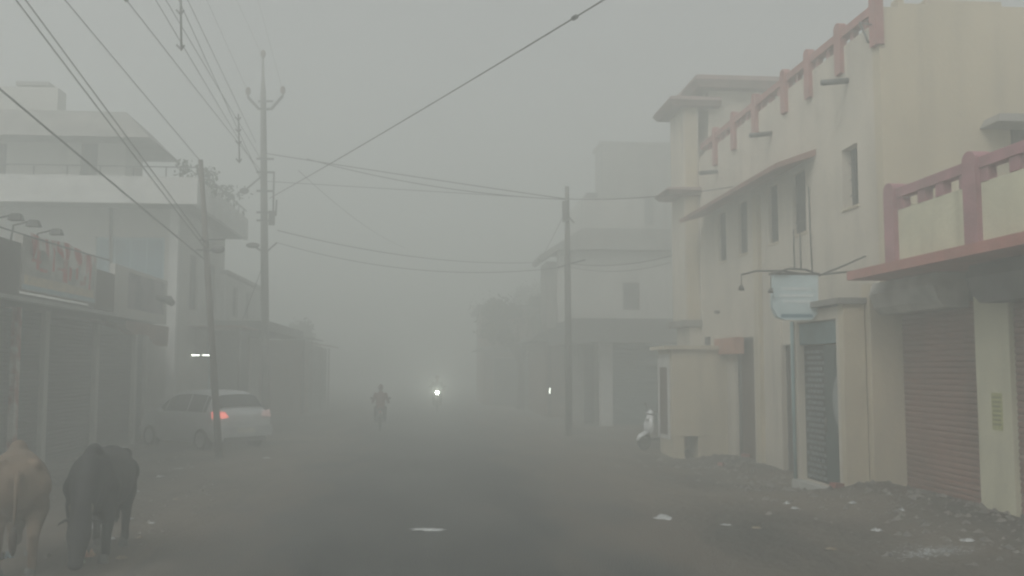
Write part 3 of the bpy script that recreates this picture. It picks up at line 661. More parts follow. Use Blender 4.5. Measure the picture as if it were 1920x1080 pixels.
MB().wall('y', 46.5, 46.75, tx, 16, -.1, tz-.15, [(tx+1.6, tx+2.6, 9.2, 10.6)]).build('wall', CONC, RC)
window(RC, 'y', 46.6, tx+1.6, tx+2.6, 9.2, 10.6, WOOD)
MB().box(tx, tx+.2, 46.76, 48.6, -.1, tz-.15).build('side_wall', CONC, RC)
MB().box(tx-.12, 16.1, 46.4, 48.7, tz-.149, tz).build('roof', CONC, RC)
RD = empty('roadside_shed', 'low dark shed past the right hand pole, almost lost in fog', 'shed', base=(6, 47, 0))
MB().box(5.4, 9, 43.5, 51, -.2, 3.3).build('wall', TARP, RD)
MB().frus((4.6, 9.2, 43, 51.5, 3.301), (5.2, 9.0, 43.4, 51, 3.75)).build('roof', DARKC, RD)
p = at(1031, 733, Y=42.9)
TL = empty('tube_lamp', 'single upright lit tube lamp on the dark shed past the right hand pole', 'lamp', base=(p.x, 42.9, p.z))
MB().tube([p-Vector((0, 0, .13)), p+Vector((0, 0, .13))], .028, 8).build('tube', emit('tube_light', (.93, 1, .88), 6), TL)
MB().box(p.x-.06, p.x+.06, 42.96, 43.0, p.z-.25, p.z+.25).build('holder', METAL, TL)
MB().box(p.x-.08, p.x+.08, 43.0, 43.1, -.1, 3.2).build('post', WOOD, RD)

RE = empty('far_row_house', 'dark narrow two storey house at the far right end of the street, faint in fog', 'house', base=(6, 58, 0))
MB().wall('y', 55, 55.25, 3.3, 9.5, -.2, 5.5, [(3.9, 4.8, 4.1, 5.3), (6, 7, 4.1, 5.3), (3.8, 6.2, 0, 2.7)]).build('wall', TARP, RE)
window(RE, 'y', 55.1, 3.9, 4.8, 4.1, 5.3, WOOD); window(RE, 'y', 55.1, 6, 7, 4.1, 5.3, WOOD)
MB().box(3.82, 6.18, 55.12, 55.15, 0, 2.68).build('shutter', SHUTG, RE)
MB().box(3.3, 3.5, 55.26, 64, -.2, 5.5).build('side_wall', TARP, RE)
MB().box(2.9, 9.7, 54.7, 64, 5.501, 5.7).build('roof', DARKC, RE)
MB().frus((2.5, 9.5, 53.6, 54.99, 3.0), (3.2, 9.5, 54.3, 54.99, 3.35)).build('canopy', DARKC, RE)
# ------------------------------------------------------------------ trees
def tree(label, base, h, cr, seed, group, nl=4200):
    rnd = random.Random(seed); o = empty('tree', label, 'tree', group, base=base); B = Vector(base)
    t = MB(); top = B+Vector((rnd.uniform(-.3, .3), rnd.uniform(-.3, .3), h*.55))
    t.tube([B-Vector((0, 0, .1)), B+Vector((.08, 0, h*.25)), top], [.24, .18, .13], 8)
    clumps = []
    for k in range(13):
        an = rnd.uniform(0, 6.28); rr_ = cr*rnd.uniform(.2, .95); tip = B+Vector((math.cos(an)*rr_, math.sin(an)*rr_, h*rnd.uniform(.52, .95)))
        st = B.lerp(top, rnd.uniform(.7, 1)); t.tube([st, (st+tip)/2+Vector((0, 0, .15)), tip], [.08, .05, .02], 5); clumps.append((tip, rnd.uniform(.45, .95)*cr*.55))
    t.build('trunk', BARK, o)
    b = MB()
    for k in range(nl):
        c, r_ = rnd.choice(clumps); d = Vector((rnd.gauss(0, 1), rnd.gauss(0, 1), rnd.gauss(0, .7))).normalized()*r_*rnd.uniform(.3, 1.08)
        leafq(b, c+d, rnd.uniform(.07, .16), rnd)
    b.build('crown', LEAF, o, recalc=False)
tg = 'trees beyond the houses'
tree('spreading tree over the roadside shed, nearer of two on the right', (4.9, 50.5, -.1), 6.0, 2.0, 11, tg)
tree('taller tree behind the roadside shed, farther of two on the right', (6.2, 66, -.1), 8.5, 2.6, 12, tg)
tree('low tree past the pale house on the left', (-7.2, 54, 0), 4.6, 1.6, 13, tg, 3000)

# ------------------------------------------------------------------ poles
def pole_main():
    Y = 31.0; xb_ = at(499, 790, Y=Y).x; xt = at(493, 114, Y=Y).x; zt = at(493, 112, Y=Y).z
    o = empty('utility_pole', 'tall tapering utility pole with V shaped crossarm and insulators, left of the road', 'utility pole', 'utility poles', base=(xb_, Y, 0))
    f = lambda z: Vector((xb_+(xt-xb_)*z/zt, Y, z))
    MB().tube([f(-.2), f(4), f(8), f(zt-1.1), f(zt-.6), f(zt)], [.135, .125, .11, .09, .05, .035], 10).build('shaft', POLE, o)
    c = at(497, 205, Y=Y); l = at(465, 182, Y=Y-.1); r_ = at(530, 180, Y=Y-.1)
    b = MB(); b.tube([c, at(485, 204, Y=Y-.15), l], .05, 6); b.tube([c, at(509, 204, Y=Y-.15), r_], .05, 6); b.tube([at(484, 190, Y=Y-.15), at(512, 190, Y=Y-.15)], .035, 6)
    b.build('crossarm', METAL, o)
    for q in (l, r_, f(zt)):
        MB().tube([q, q+Vector((0, 0, .08)), q+Vector((0, 0, .1)), q+Vector((0, 0, .24)), q+Vector((0, 0, .32))], [.03, .03, .08, .09, .04], 8).build('insulator', mat('insulator', (.12, .07, .05), rough=.3, bump=0), o)
    b = MB()
    for py in (300, 325, 360, 400, 415):
        q = at(496, py, Y=Y); b.box(q.x-.22, q.x+.32, Y-.2, Y-.15, q.z-.03, q.z+.03)
    b.build('clamps', METAL, o)
    q0 = at(504, 428, Y=Y-.2); q1 = at(514, 322, Y=Y-.2); MB().box(q0.x, q1.x+.05, Y-.3, Y-.16, q0.z+.1, q0.z+.55).tube([(q1.x, Y-.22, q0.z+.56), (q1.x, Y-.22, q1.z)], .03, 6).tube([(q1.x+.08, Y-.22, q0.z+.4), (q1.x+.1, Y-.22, (q0.z+q1.z)/2)], .03, 6).build('junction_box', METAL, o)
    q = at(474, 460, Y=Y-.4); c = at(497, 475, Y=Y); MB().tube([c, q], .03, 6).build('lamp_arm', METAL, o)
    MB().ball(q, (.22, .12, .09)).build('street_lamp_head', METAL, o)
    c2 = at(519, 455, Y=Y-.2); MB().tube([c, c2], .025, 6).build('lamp_arm', METAL, o)
    q = at(458, 358, Y=Y-.3); MB().tube([at(497, 325, Y=Y), q], .03, 6).ball(q, (.15, .1, .1)).build('stay_bracket', METAL, o)
    return f
fm = pole_main()
def pole_lean():
    b_ = at(412, 858, Y=23.0); t = at(376, 300, Y=23.0)
    o = empty('leaning_pole', 'thin dark rusty pole leaning to the left beside the silver car', 'utility pole', 'utility poles', base=(b_.x, 23, 0))
    b_.z = -.1; MB().tube([b_, b_.lerp(t, .5), t], [.085, .075, .055], 8).build('shaft', RUSTP, o)
    f = lambda s: b_.lerp(t, s)
    q = at(387, 450, Y=22.9); MB().tube([q-Vector((.15, 0, 0)), q+Vector((.42, 0, .02))], .022, 6).build('crossarm', METAL, o)
    q = at(392, 469, Y=22.9); MB().tube([q-Vector((.3, 0, 0)), q+Vector((.28, 0, 0))], .03, 6).ball(q+Vector((.2, 0, .02)), (.16, .08, .1)).build('clamp', METAL, o)
    return f
fl = pole_lean()
def pole_right():
    b_ = at(1067, 815, Y=30.5); t = at(1063, 350, Y=30.5)
    o = empty('utility_pole', 'short utility pole with tangled brackets, right of the road by the shop house', 'utility pole', 'utility poles', base=(b_.x, 30.5, -.1))
    b_.z = -.2; MB().tube([b_, b_.lerp(t, .75), b_.lerp(t, .93), t], [.12, .095, .07, .06], 8).build('shaft', POLE, o)
    q = at(1062, 395, Y=30.3); b = MB(); b.box(q.x-.12, q.x+.05, 30.2, 30.42, q.z-.35, q.z+.3); b.build('junction_box', METAL, o)
    MB().tube([at(1060, 400, Y=30.4), at(1077, 418, Y=30.3)], .03, 6).build('bracket', METAL, o)
    MB().tube([at(1046, 502, Y=30.3), at(1066, 495, Y=30.4), at(1098, 487, Y=30.2)], .03, 6).build('crossarm', METAL, o)
    return t, b_
pt, pb2 = pole_right()

# ------------------------------------------------------------------ wires
def wire(a, b_, label, sag=.2, r=.0095, knots=(), grp='overhead wires', m=WIRE):
    a, b_ = Vector(a), Vector(b_); n = 22; pts = []
    for i in range(n+1):
        t = i/n; p = a.lerp(b_, t); p.z -= sag*4*t*(1-t); pts.append(p)
    b = MB(); b.tube(pts, r, 5)
    for k in knots:
        p = a.lerp(b_, k); p.z -= sag*4*k*(1-k); d = (b_-a).normalized(); b.tube([p-d*.09, p-d*.05, p+d*.05, p+d*.09], [.012, .035, .035, .012], 6)
    c = (a+b_)/2; b.v = [tuple(Vector(v)-c) for v in b.v]
    o = b.build('overhead_wire', m); o.location = c
    return tag(o, label, 'wire', grp)
def back(p, X, far=None, ext=1.0):
    """from pole point p through the photo-top crossing at lateral X, on past the camera"""
    return p
def topcross(px, X, py=0): return at(px, py, X=X)
def through(p, q, y): t = (y-p.y)/(q.y-p.y); return p.lerp(q, t)
def long(p, px, X, label, sag=.25, r=.009, py=0, y=-14, knots=()):
    q = topcross(px, X, py); e = through(Vector(p), q, y)
    # keep it passing near q despite sag
    t = (q.y-p[1])/(e.y-p[1]); e2 = e.copy(); e2.z += (sag*4*t*(1-t))/max(t, .2)
    return wire(p, e2, label, sag, r, knots)
P0 = lambda px, py, Y: at(px, py, Y=Y)
long(P0(490, 322, 31), 237, -5.0, 'wire with two dark knots, crossing the top edge just left of the first hanging rod', knots=(.335, .37), sag=.12)
long(P0(492, 335, 31), 292, -5.1, 'wire crossing the top edge immediately left of the first hanging rod', sag=.12)
long(P0(493, 305, 31), 311, -5.1, 'wire passing right behind the first hanging rod', sag=.12)
long(P0(493, 345, 31), 335, -5.0, 'wire meeting the tall pole lowest of the close bundle', sag=.1)
long(P0(480, 268, 31), 352, -5.0, 'rightmost dark wire of the close bundle above the tall pole', sag=.1)
long(P0(465, 172, 31), 388, -5.4, 'faint high wire from the left insulator of the tall pole', sag=.1, r=.006)
long(P0(493, 108, 31), 444, -5.3, 'faint high wire from the very top of the tall pole', sag=.05, r=.006)
long(P0(530, 170, 31), 484, -5.2, 'faint high wire from the right insulator of the tall pole', sag=.05, r=.006)
long(fl(.995), 122, -5.5, 'wire running to the top of the leaning pole', sag=.1)
long(fl(.72), 48, -6.0, 'right one of the close wire pair slanting to the middle of the leaning pole', sag=.1, r=.012)
long(fl(.70), 30, -6.0, 'left one of the close wire pair slanting to the middle of the leaning pole', sag=.22, r=.012)
q = at(0, 157, X=-6.2); e = through(fl(.66), q, -10); wire(fl(.66), e, 'thick low wire entering at the left edge above the shops', .1, .017)
q = at(0, 420, X=-6.9); e = through(Vector((-6.9, at(205, 488, X=-6.9).y, at(205, 488, X=-6.9).z)), q, 9); wire((-6.9, at(205, 488, X=-6.9).y, at(205, 488, X=-6.9).z), e, 'low cable strung along the top of the shop banner', .05, .014)
# across the street
pR = P0(1060, 373, 30.4)
wire(P0(500, 288, 31), pR, 'upper one of two dark cables crossing between the tall pole and right pole', .02, .016)
wire(P0(500, 340, 31) , pR+Vector((0, 0, -.02)), 'lower one of two dark cables crossing between the tall pole and right pole', .0, .010)
q = P0(640, 312, 30.8); wire(P0(575, 298, 31.2), P0(1063, 374, 30.6), 'sagging third cable crossing to the right pole head', .25, .015)
wire(pR, at(1375, 350, X=XF), 'cable from the right pole to the ledge of the cream building', .12, .014)
wire(P0(520, 432, 31), P0(1008, 492, 39.5), 'low cable sagging over the road towards the shop house roof corner', .35, .014)
wire(P0(520, 455, 31), P0(1063, 500, 30.5), 'lowest faint cable over the road to the right pole arm', .5, .009)
wire(P0(1066, 494, 30.4), at(1258, 480, Y=26.2), 'thin cable from the right pole arm to the cream building bay', .15, .010)
wire(P0(1066, 500, 30.4), at(1258, 492, Y=26.4), 'lower thin cable from the right pole arm to the cream building bay', .2, .007)
wire(P0(503, 470, 31), P0(455, 600, 30), 'slanting stay wire at the foot of the tall pole', .0, .010)
wire(P0(1058, 400, 30.4), P0(1018, 478, 39.5), 'short slanting wire from the right pole to the roof corner', .05, .010)
wire(P0(560, 320, 31), P0(760, 465, 50), 'faint wire running away along the street into fog', .3, .010)
p = P0(505, 372, 30.9); q = P0(1112, 0, 13.0); wire(p, through(p, q, 3), 'long diagonal wire rising to the top right over the road', .1, .012, (.625,))
def rod(px0, py0, px1, py1, Y, label, r, hooks):
    a, b_ = P0(px0, py0, Y), P0(px1, py1, Y); b = MB(); b.tube([a, b_], r, 6)
    for h_ in hooks: p = a.lerp(b_, h_); b.tube([p+Vector((-.09, 0, .05)), p+Vector((0, 0, -.04)), p+Vector((.06, 0, .05))], [.02, .035, .015], 6)
    c = (a+b_)/2; b.v = [tuple(Vector(v)-c) for v in b.v]; o = b.build('wire_spacer', METAL); o.location = c; tag(o, label, 'wire spacer', 'hanging wire spacers')
rod(338, -60, 340, 92, 18.5, 'upright rod hanging among the wires at the top edge of the picture', .022, (.55, .98))
rod(447, 214, 449, 304, 25.5, 'upright rod hanging among the wires just left of the tall pole', .02, (.1, .35, .6, .97))

# ------------------------------------------------------------------ car
def car():
    o = empty('hatchback_car', 'silver hatchback parked at an angle with glowing red tail lamps', 'car')
    st = [(-1.86, .60, .40, .70, .74), (-1.84, .66, .34, .86, .80), (-1.78, .70, .28, .98, .82), (-1.70, .70, .26, 1.06, .83), (-1.42, .58, .25, 1.42, .84), (-1.15, .57, .22, 1.49, .845), (-.5, .58, .20, 1.52, .85), (.2, .57, .20, 1.49, .85), (.55, .56, .20, 1.40, .85), (1.12, .68, .2, 1.0, .84), (1.3, .68, .2, .95, .83), (1.62, .62, .24, .86, .80), (1.80, .56, .3, .74, .74), (1.86, .5, .38, .62, .68)]
    def sec(s):
        x, wr, zb, zt, w = s; belt = min(.93, zt-.03)
        return [(x, 0, zb), (x, w*.86, zb), (x, w*.98, zb+.12), (x, w, .58 if zt > .7 else zt-.1), (x, w*.965, belt), (x, wr+.03 if zt > 1.1 else max(wr, w*.85), max(zt-.05, belt+.01)), (x, wr-.1, zt), (x, 0, zt+.02)]
    secs = [sec(s) for s in st]; nn = 8
    ring = lambda s: s + [(p[0], -p[1], p[2]) for p in reversed(s[1:-1])]
    rs = [ring(s) for s in secs]; m = len(rs[0])
    b = MB(); b.add([p for r_ in rs for p in r_], [(i*m+k, i*m+(k+1) % m, (i+1)*m+(k+1) % m, (i+1)*m+k) for i in range(len(rs)-1) for k in range(m)], True)
    b.f.append(tuple(range(m))); b.f.append(tuple((len(rs)-1)*m+k for k in range(m)))
    paint = mat('silver_paint', (.55, .57, .58), (.50, .52, .53), rough=.35, bump=0, metal=.3)
    body = b.build('body', paint, o)
    gm = mat('car_glass', (.03, .035, .04), rough=.12, bump=0)
    def lerp3(a, b_, t): return tuple(a[i]+(b_[i]-a[i])*t for i in range(3))
    def patch(i0, i1, k0, k1, t0, t1, u0, u1, off, side=1, n=1):
        a = secs[i0]; c = secs[i1]
        def P(u, t):
            q = lerp3(lerp3(a[k0], c[k0], u), lerp3(a[k1], c[k1], u), t); return Vector((q[0], q[1]*side, q[2])) + Vector((off[0], off[1]*side, off[2]))
        return [P(u0, t0), P(u1, t0), P(u1, t1), P(u0, t1)]
    for side in (1, -1):
        for (i0, i1, u0, u1) in ((5, 6, .0, 1.0), (6, 7, .06, 1.0), (4, 5, .4, .9), (7, 8, .0, .95), (8, 9, .04, .55)):
            b = MB(); b.add(patch(i0, i1, 4, 5, .1, .92, u0, u1, (0, .006, .002), side), [(0, 1, 2, 3)]); b.build('side_window', gm, o)
    def centre(i0, i1, u0, u1, w, off, name, m_):
        a, c = secs[i0], secs[i1]; b = MB(); vs = []
        for u in (u0, (u0+u1)/2, u1):
            q6 = lerp3(a[6], c[6], u); q7 = lerp3(a[7], c[7], u); q5 = lerp3(a[5], c[5], u)
            vs += [(q5[0]+off[0], q5[1]*w, q5[2]+off[1]), (q6[0]+off[0], q6[1]*w, q6[2]+off[1]), (q7[0]+off[0], 0, q7[2]+off[1]), (q6[0]+off[0], -q6[1]*w, q6[2]+off[1]), (q5[0]+off[0], -q5[1]*w, q5[2]+off[1])]
        b.add(vs, [(r_*5+k, r_*5+k+1, (r_+1)*5+k+1, (r_+1)*5+k) for r_ in range(2) for k in range(4)], True); return b.build(name, m_, o)
    centre(3, 4, .08, .9, .93, (-.03, .025), 'rear_window', gm)
    centre(8, 9, .06, .94, .95, (.008, .008), 'windscreen', gm)
    for side in (1, -1):
        b = MB(); y = .60*side
        b.add([(-1.80, .52*side, .86), (-1.79, .80*side, .82), (-1.66, .855*side, .84), (-1.62, .85*side, 1.0), (-1.735, .78*side, 1.02), (-1.76, .58*side, .98), (-1.875, .50*side, .86), (-1.86, .80*side, .83), (-1.74, .87*side, .86), (-1.68, .865*side, 1.0), (-1.80, .80*side, 1.02), (-1.82, .58*side, .99)],
              [(6, 7, 10, 11), (7, 8, 9, 10), (0, 1, 7, 6), (1, 2, 8, 7), (5, 4, 10, 11), (4, 3, 9, 10), (0, 5, 11, 6), (2, 3, 9, 8)])
        b.build('tail_lamp', emit('tail_red_on' if side > 0 else 'tail_red_dim', (1, .10, .05), 1.1 if side > 0 else .1), o).data.materials[0].node_tree.nodes['Principled BSDF'].inputs['Base Color'].default_value = (.5, .03, .02, 1)
        MB().tube([(1.62, .58*side, .72), (1.84, .56*side, .68)], [.13, .1], 10).build('headlight', mat('lens', (.6, .62, .62), rough=.15, bump=0), o)
        MB().ball((.62, .92*side, .98), (.07, .1, .07)).build('wing_mirror', paint, o)
    MB().prism([(-.78, .36), (.78, .36), (.82, .5), (.8, .62), (-.8, .62), (-.82, .5)], 'x', -1.92, -1.8).build('rear_bumper', mat('silver_bumper', (.48, .5, .51), rough=.45, bump=0), o)
    MB().box(-1.935, -1.921, -.26, .26, .46, .58).build('number_plate', mat('plate', (.6, .6, .55), bump=0), o)
    MB().box(-1.91, -1.86, -.62, .62, .24, .355).build('lower_trim', DARKC, o)
    MB().prism([(-.74, .32), (.74, .32), (.76, .5), (-.76, .5)], 'x', 1.80, 1.93).build('front_bumper', paint, o)
    tyre = mat('tyre', (.025, .025, .025), bump=.1); rim = mat('rim', (.35, .35, .36), rough=.4, metal=.6, bump=0)
    for x in (-1.18, 1.2):
        for s_ in (1, -1):
            y0, y1 = .66*s_, .868*s_; w = MB(); w.tube([(x, y0, .29), (x, y0+.02*s_, .29), (x, y1-.02*s_, .29), (x, y1, .29)], [.26, .29, .29, .26], 24); wo_ = w.build('wheel', tyre, o)
            w = MB(); w.tube([(x, y1, .29), (x, y1+.006*s_, .29)], [.19, .175], 20); w.tube([(x, y1+.006*s_, .29), (x, y1+.02*s_, .29)], [.05, .04], 10); w.build('rim', rim, wo_)
            w = MB(); w.tube([(x, .60*s_, .30), (x, .862*s_, .30)], [.36, .36], 24); w.build('wheel_arch', DARKC, o) if False else None
    for k in (.28, -.62): 
        for s_ in (1, -1): MB().box(k, k+.14, .835*s_ if s_ > 0 else -.862, .862 if s_ > 0 else -.835, .80, .825).build('door_handle', paint, o)
    th = R(46)
    o.rotation_euler = (0, 0, R(90)+th); o.location = (-5.95, 26.55, .0)
    return o
car()

# ------------------------------------------------------------------ motorcycles and riders
def motorcycle(label, lit):
    o = empty('motorcycle', label, 'motorcycle', 'motorcycles on the road' )
    tyre = mat('tyre', (.025, .025, .025), bump=.1); chrome = mat('chrome', (.3, .3, .3), rough=.3, metal=.7, bump=0)
    for x in (-.62, .66):
        b = MB(); n = 24; pts = [(x+.26*math.cos(2*math.pi*k/n), 0, .30+.26*math.sin(2*math.pi*k/n)) for k in range(n+1)]
        b.tube(pts, .045, 8, cap=False); w = b.build('wheel', tyre, o)
        b = MB(); b.tube([(x, -.06, .3), (x, .06, .3)], .05, 10)
        for k in range(8): an = math.pi*k/4; b.tube([(x, 0, .3), (x+.24*math.cos(an), 0, .3+.24*math.sin(an))], .006, 4)
        b.build('hub', chrome, w)
    MB().tube([(-.62, .07, .3), (-.2, .08, .33), (.1, .05, .35), (.35, 0, .8), (.45, 0, .9)], .025, 6).tube([(-.62, -.07, .3), (-.2, -.08, .33)], .025, 6).build('frame', METAL, o)
    MB().tube([(-.1, 0, .36), (.05, 0, .42), (.2, 0, .42)], [.12, .16, .1], 8).build('engine', METAL, o)
    MB().tube([(.38, .08, .92), (.66, .08, .3)], .022, 6).tube([(.38, -.08, .92), (.66, -.08, .3)], .022, 6).build('fork', chrome, o)
    MB().tube([(-.08, 0, .80), (.08, 0, .86), (.28, 0, .88), (.4, 0, .84)], [.06, (.13, .11), (.14, .12), .07], 10).build('fuel_tank', mat('dark_red_paint', (.14, .03, .03), rough=.35, bump=0), o)
    MB().tube([(-.75, 0, .84), (-.6, 0, .80), (-.2, 0, .77), (-.02, 0, .79)], [(.09, .04), (.13, .05), (.13, .05), (.09, .04)], 10).build('seat', mat('seat_black', (.03, .03, .03), bump=.1), o)
    MB().tube([(.32, .36, 1.04), (.38, .2, 1.03), (.36, 0, .98), (.38, -.2, 1.03), (.32, -.36, 1.04)], .014, 6).build('handlebar', chrome, o)
    for s_ in (1, -1): MB().tube([(.34, .26*s_, 1.04), (.36, .34*s_, 1.2)], .008, 5).ball((.36, .35*s_, 1.22), (.02, .06, .04)).build('mirror', METAL, o)
    MB().tube([(.46, 0, .92), (.52, 0, .92), (.58, 0, .92)], [.05, .085, .09], 14).build('headlamp_shell', chrome, o)
    MB().tube([(.58, 0, .92), (.592, 0, .92)], [.085, .075], 14).build('headlamp', emit('headlamp_on', (.97, 1, .88), 90) if lit else mat('lens', (.6, .62, .62), rough=.15, bump=0), o)
    MB().tube([(-.80, 0, .74), (-.84, 0, .73)], [.05, .04], 8).build('tail_lamp', mat('tail_off', (.3, .03, .03), rough=.3, bump=0), o)
    pts = [(-.62+.33*math.cos(a_), 0, .30+.33*math.sin(a_)) for a_ in [R(k) for k in range(20, 171, 15)]]; MB().tube(pts, [(.01, .06)]*len(pts), 6).build('rear_mudguard', METAL, o)
    pts = [(.66+.33*math.cos(a_), 0, .30+.33*math.sin(a_)) for a_ in [R(k) for k in range(30, 160, 15)]]; MB().tube(pts, [(.01, .06)]*len(pts), 6).build('front_mudguard', METAL, o)
    MB().tube([(.1, -.13, .35), (-.3, -.14, .27), (-.75, -.16, .36)], [.025, .035, .045], 8).build('exhaust', chrome, o)
    return o
def rider(label, jc):
    o = empty('person', label, 'person', 'people on motorcycles')
    skin = mat('skin', (.22, .13, .09), bump=.05)
    hip = (-.22, 0, .90); ch = (-.12, 0, 1.25); nk = (-.05, 0, 1.47); hd = (-.0, 0, 1.62)
    def legs(b, g, s_, full=True):
        b.limb([(-.2, .09*s_, .90), (.14, .17*s_, .86), (.02, .17*s_, .42)], [.085+g, .065+g, .045+g])
    def arms(b, g, s_, end=1.0):
        b.limb([(-.08, .19*s_, 1.38), (.0, .28*s_, 1.13), (.29, .30*s_, 1.065)], [.052+g, .043+g, .032+g])
    def torso(b, g):
        b.limb([hip, (-.2, 0, 1.05), ch, (-.09, 0, 1.36), nk], [(.15+g, .11+g), (.14+g, .10+g), (.17+g, .11+g), (.16+g, .09+g), .055+g])
    b = MB(); torso(b, 0); b.ball(hd, (.10, .078, .12)); b.limb([nk, hd], [.05, .05]); b.ball((.10, 0, 1.61), (.018, .016, .022))
    for s_ in (1, -1):
        legs(b, 0, s_); arms(b, 0, s_)
        b.limb([(.02, .17*s_, .42), (.10, .17*s_, .37), (.15, .17*s_, .36)], [.04, .04, .03])
        b.limb([(.28, .30*s_, 1.065), (.33, .30*s_, 1.06)], [.034, .036]); b.ball((-.0, .085*s_, 1.62), (.02, .012, .03))
        for k in range(4): yk = (.27+.022*k)*s_; b.limb([(.34, yk, 1.07), (.375, yk, 1.055), (.37, yk, 1.025), (.345, yk, 1.02)], [.011, .010, .009, .008], 6)
        b.limb([(.31, .265*s_, 1.055), (.33, .25*s_, 1.03), (.35, .245*s_, 1.015)], [.012, .011, .009], 6)
    fuse(b.build('body', skin, o), .012, 2)
    b = MB(); torso(b, .025); [arms(b, .02, s_) for s_ in (1, -1)]; fuse(b.build('jacket', jc, o), .018, 3)
    b = MB(); [legs(b, .018, s_) for s_ in (1, -1)]; b.ball(hip, (.17, .16, .13)); fuse(b.build('trousers', mat('dark_trousers', (.05, .05, .06), bump=.2), o), .018, 3)
    b = MB(); b.ball((-.015, 0, 1.66), (.125, .10, .11)); b.ball((-.05, 0, 1.6), (.08, .095, .1)); fuse(b.build('woollen_cap', mat('cap', (.10, .05, .05), bump=.3, scale=20), o), .015, 2)
    for s_ in (1, -1): MB().limb([(.0, .17*s_, .37), (.14, .17*s_, .345), (.19, .17*s_, .345)], [.045, .045, .035]).build('shoe', DARK, o)
    return o
m1 = motorcycle('dark motorcycle ridden away down the road, dim in the fog', False)
r1 = rider('person in a reddish jacket and cap riding a motorcycle away into the fog', mat('red_brown_jacket', (.16, .075, .065), (.12, .055, .05), bump=.2))
qx = at(713, 800, Y=33.0).x
for o_ in (m1, r1): o_.scale = (.88,)*3; o_.location = (qx, 33.0, .0); o_.rotation_euler = (0, 0, R(92))
m2 = motorcycle('oncoming motorcycle with a bright headlamp far down the foggy road', True)
r2 = rider('person in dark clothes riding the oncoming motorcycle behind the bright headlamp', mat('dark_jacket', (.06, .06, .06), bump=.2))
q = at(820, 734, Y=46.0)
for o_ in (m2, r2): o_.location = (q.x, 46.6, 0); o_.rotation_euler = (0, 0, R(-91))
hl = bpy.data.lights.new('headlamp_beam', 'SPOT'); hl.energy = 700; hl.spot_size = R(36); hl.spot_blend = .6; hl.shadow_soft_size = .08; hl.color = (.97, 1, .86)
ho = bpy.data.objects.new('headlamp_beam', hl); COL.objects.link(ho); ho.parent = m2; ho.location = (.62, 0, .92); ho.rotation_euler = (R(99), 0, R(-90))

# parked scooter by the annex
def scooter():
    b0 = (at(1224, 855, Y=26.4).x, 26.4, -.15)
    o = empty('parked_scooter', 'white scooter parked behind the annex of the cream building', 'scooter')
    wp = mat('scooter_white', (.72, .74, .75), (.62, .64, .65), rough=.3, bump=0); tyre = mat('tyre', (.025, .025, .025), bump=.1)
    for x in (-.62, .6):
        n = 20; b = MB(); b.tube([(x+.18*math.cos(2*math.pi*k/n), 0, .23+.18*math.sin(2*math.pi*k/n)) for k in range(n+1)], .05, 8, cap=False); w = b.build('wheel', tyre, o); MB().tube([(x, -.05, .23), (x, .05, .23)], .11, 12).build('hub', METAL, w)
    MB().tube([(.36, 0, .42), (.55, 0, .48), (.74, 0, .40), (.84, 0, .28)], [.05, (.12, .06), (.10, .05), .03], 10).build('front_mudguard', wp, o)
    MB().tube([(.42, 0, .42), (.44, 0, .7), (.36, 0, .98)], [(.20, .05), (.22, .07), (.10, .08)], 12).build('front_shield', wp, o)
    MB().tube([(.40, 0, .96), (.34, 0, 1.08)], [(.14, .1), (.08, .06)], 10).build('handlebar_cover', wp, o)
    MB().tube([(.3, .34, 1.06), (.33, 0, 1.04), (.3, -.34, 1.06)], .016, 6).build('handlebar', METAL, o)
    MB().box(-.1, .42, -.15, .15, .26, .34).build('footboard', DARKC, o)
    MB().tube([(-.1, 0, .5), (-.35, 0, .6), (-.8, 0, .62)], [(.10, .2), (.19, .17), (.08, .08)], 12).build('rear_body', wp, o)
    MB().tube([(-.08, 0, .76), (-.4, 0, .78), (-.75, 0, .82)], [(.12, .05), (.15, .06), (.1, .04)], 10).build('seat', DARK, o)
    MB().tube([(.43, 0, .84), (.52, 0, .82)], [.07, .06], 10).build('headlamp', mat('lens', (.6, .62, .62), rough=.15, bump=0), o)
    for s_ in (1, -1): MB().tube([(.32, .2*s_, 1.06), (.33, .26*s_, 1.22)], .008, 5).ball((.33, .28*s_, 1.25), (.02, .05, .04)).build('mirror', METAL, o)
    o.location = b0; o.rotation_euler = (0, 0, R(205)); o.location.x += .25; return o
scooter()

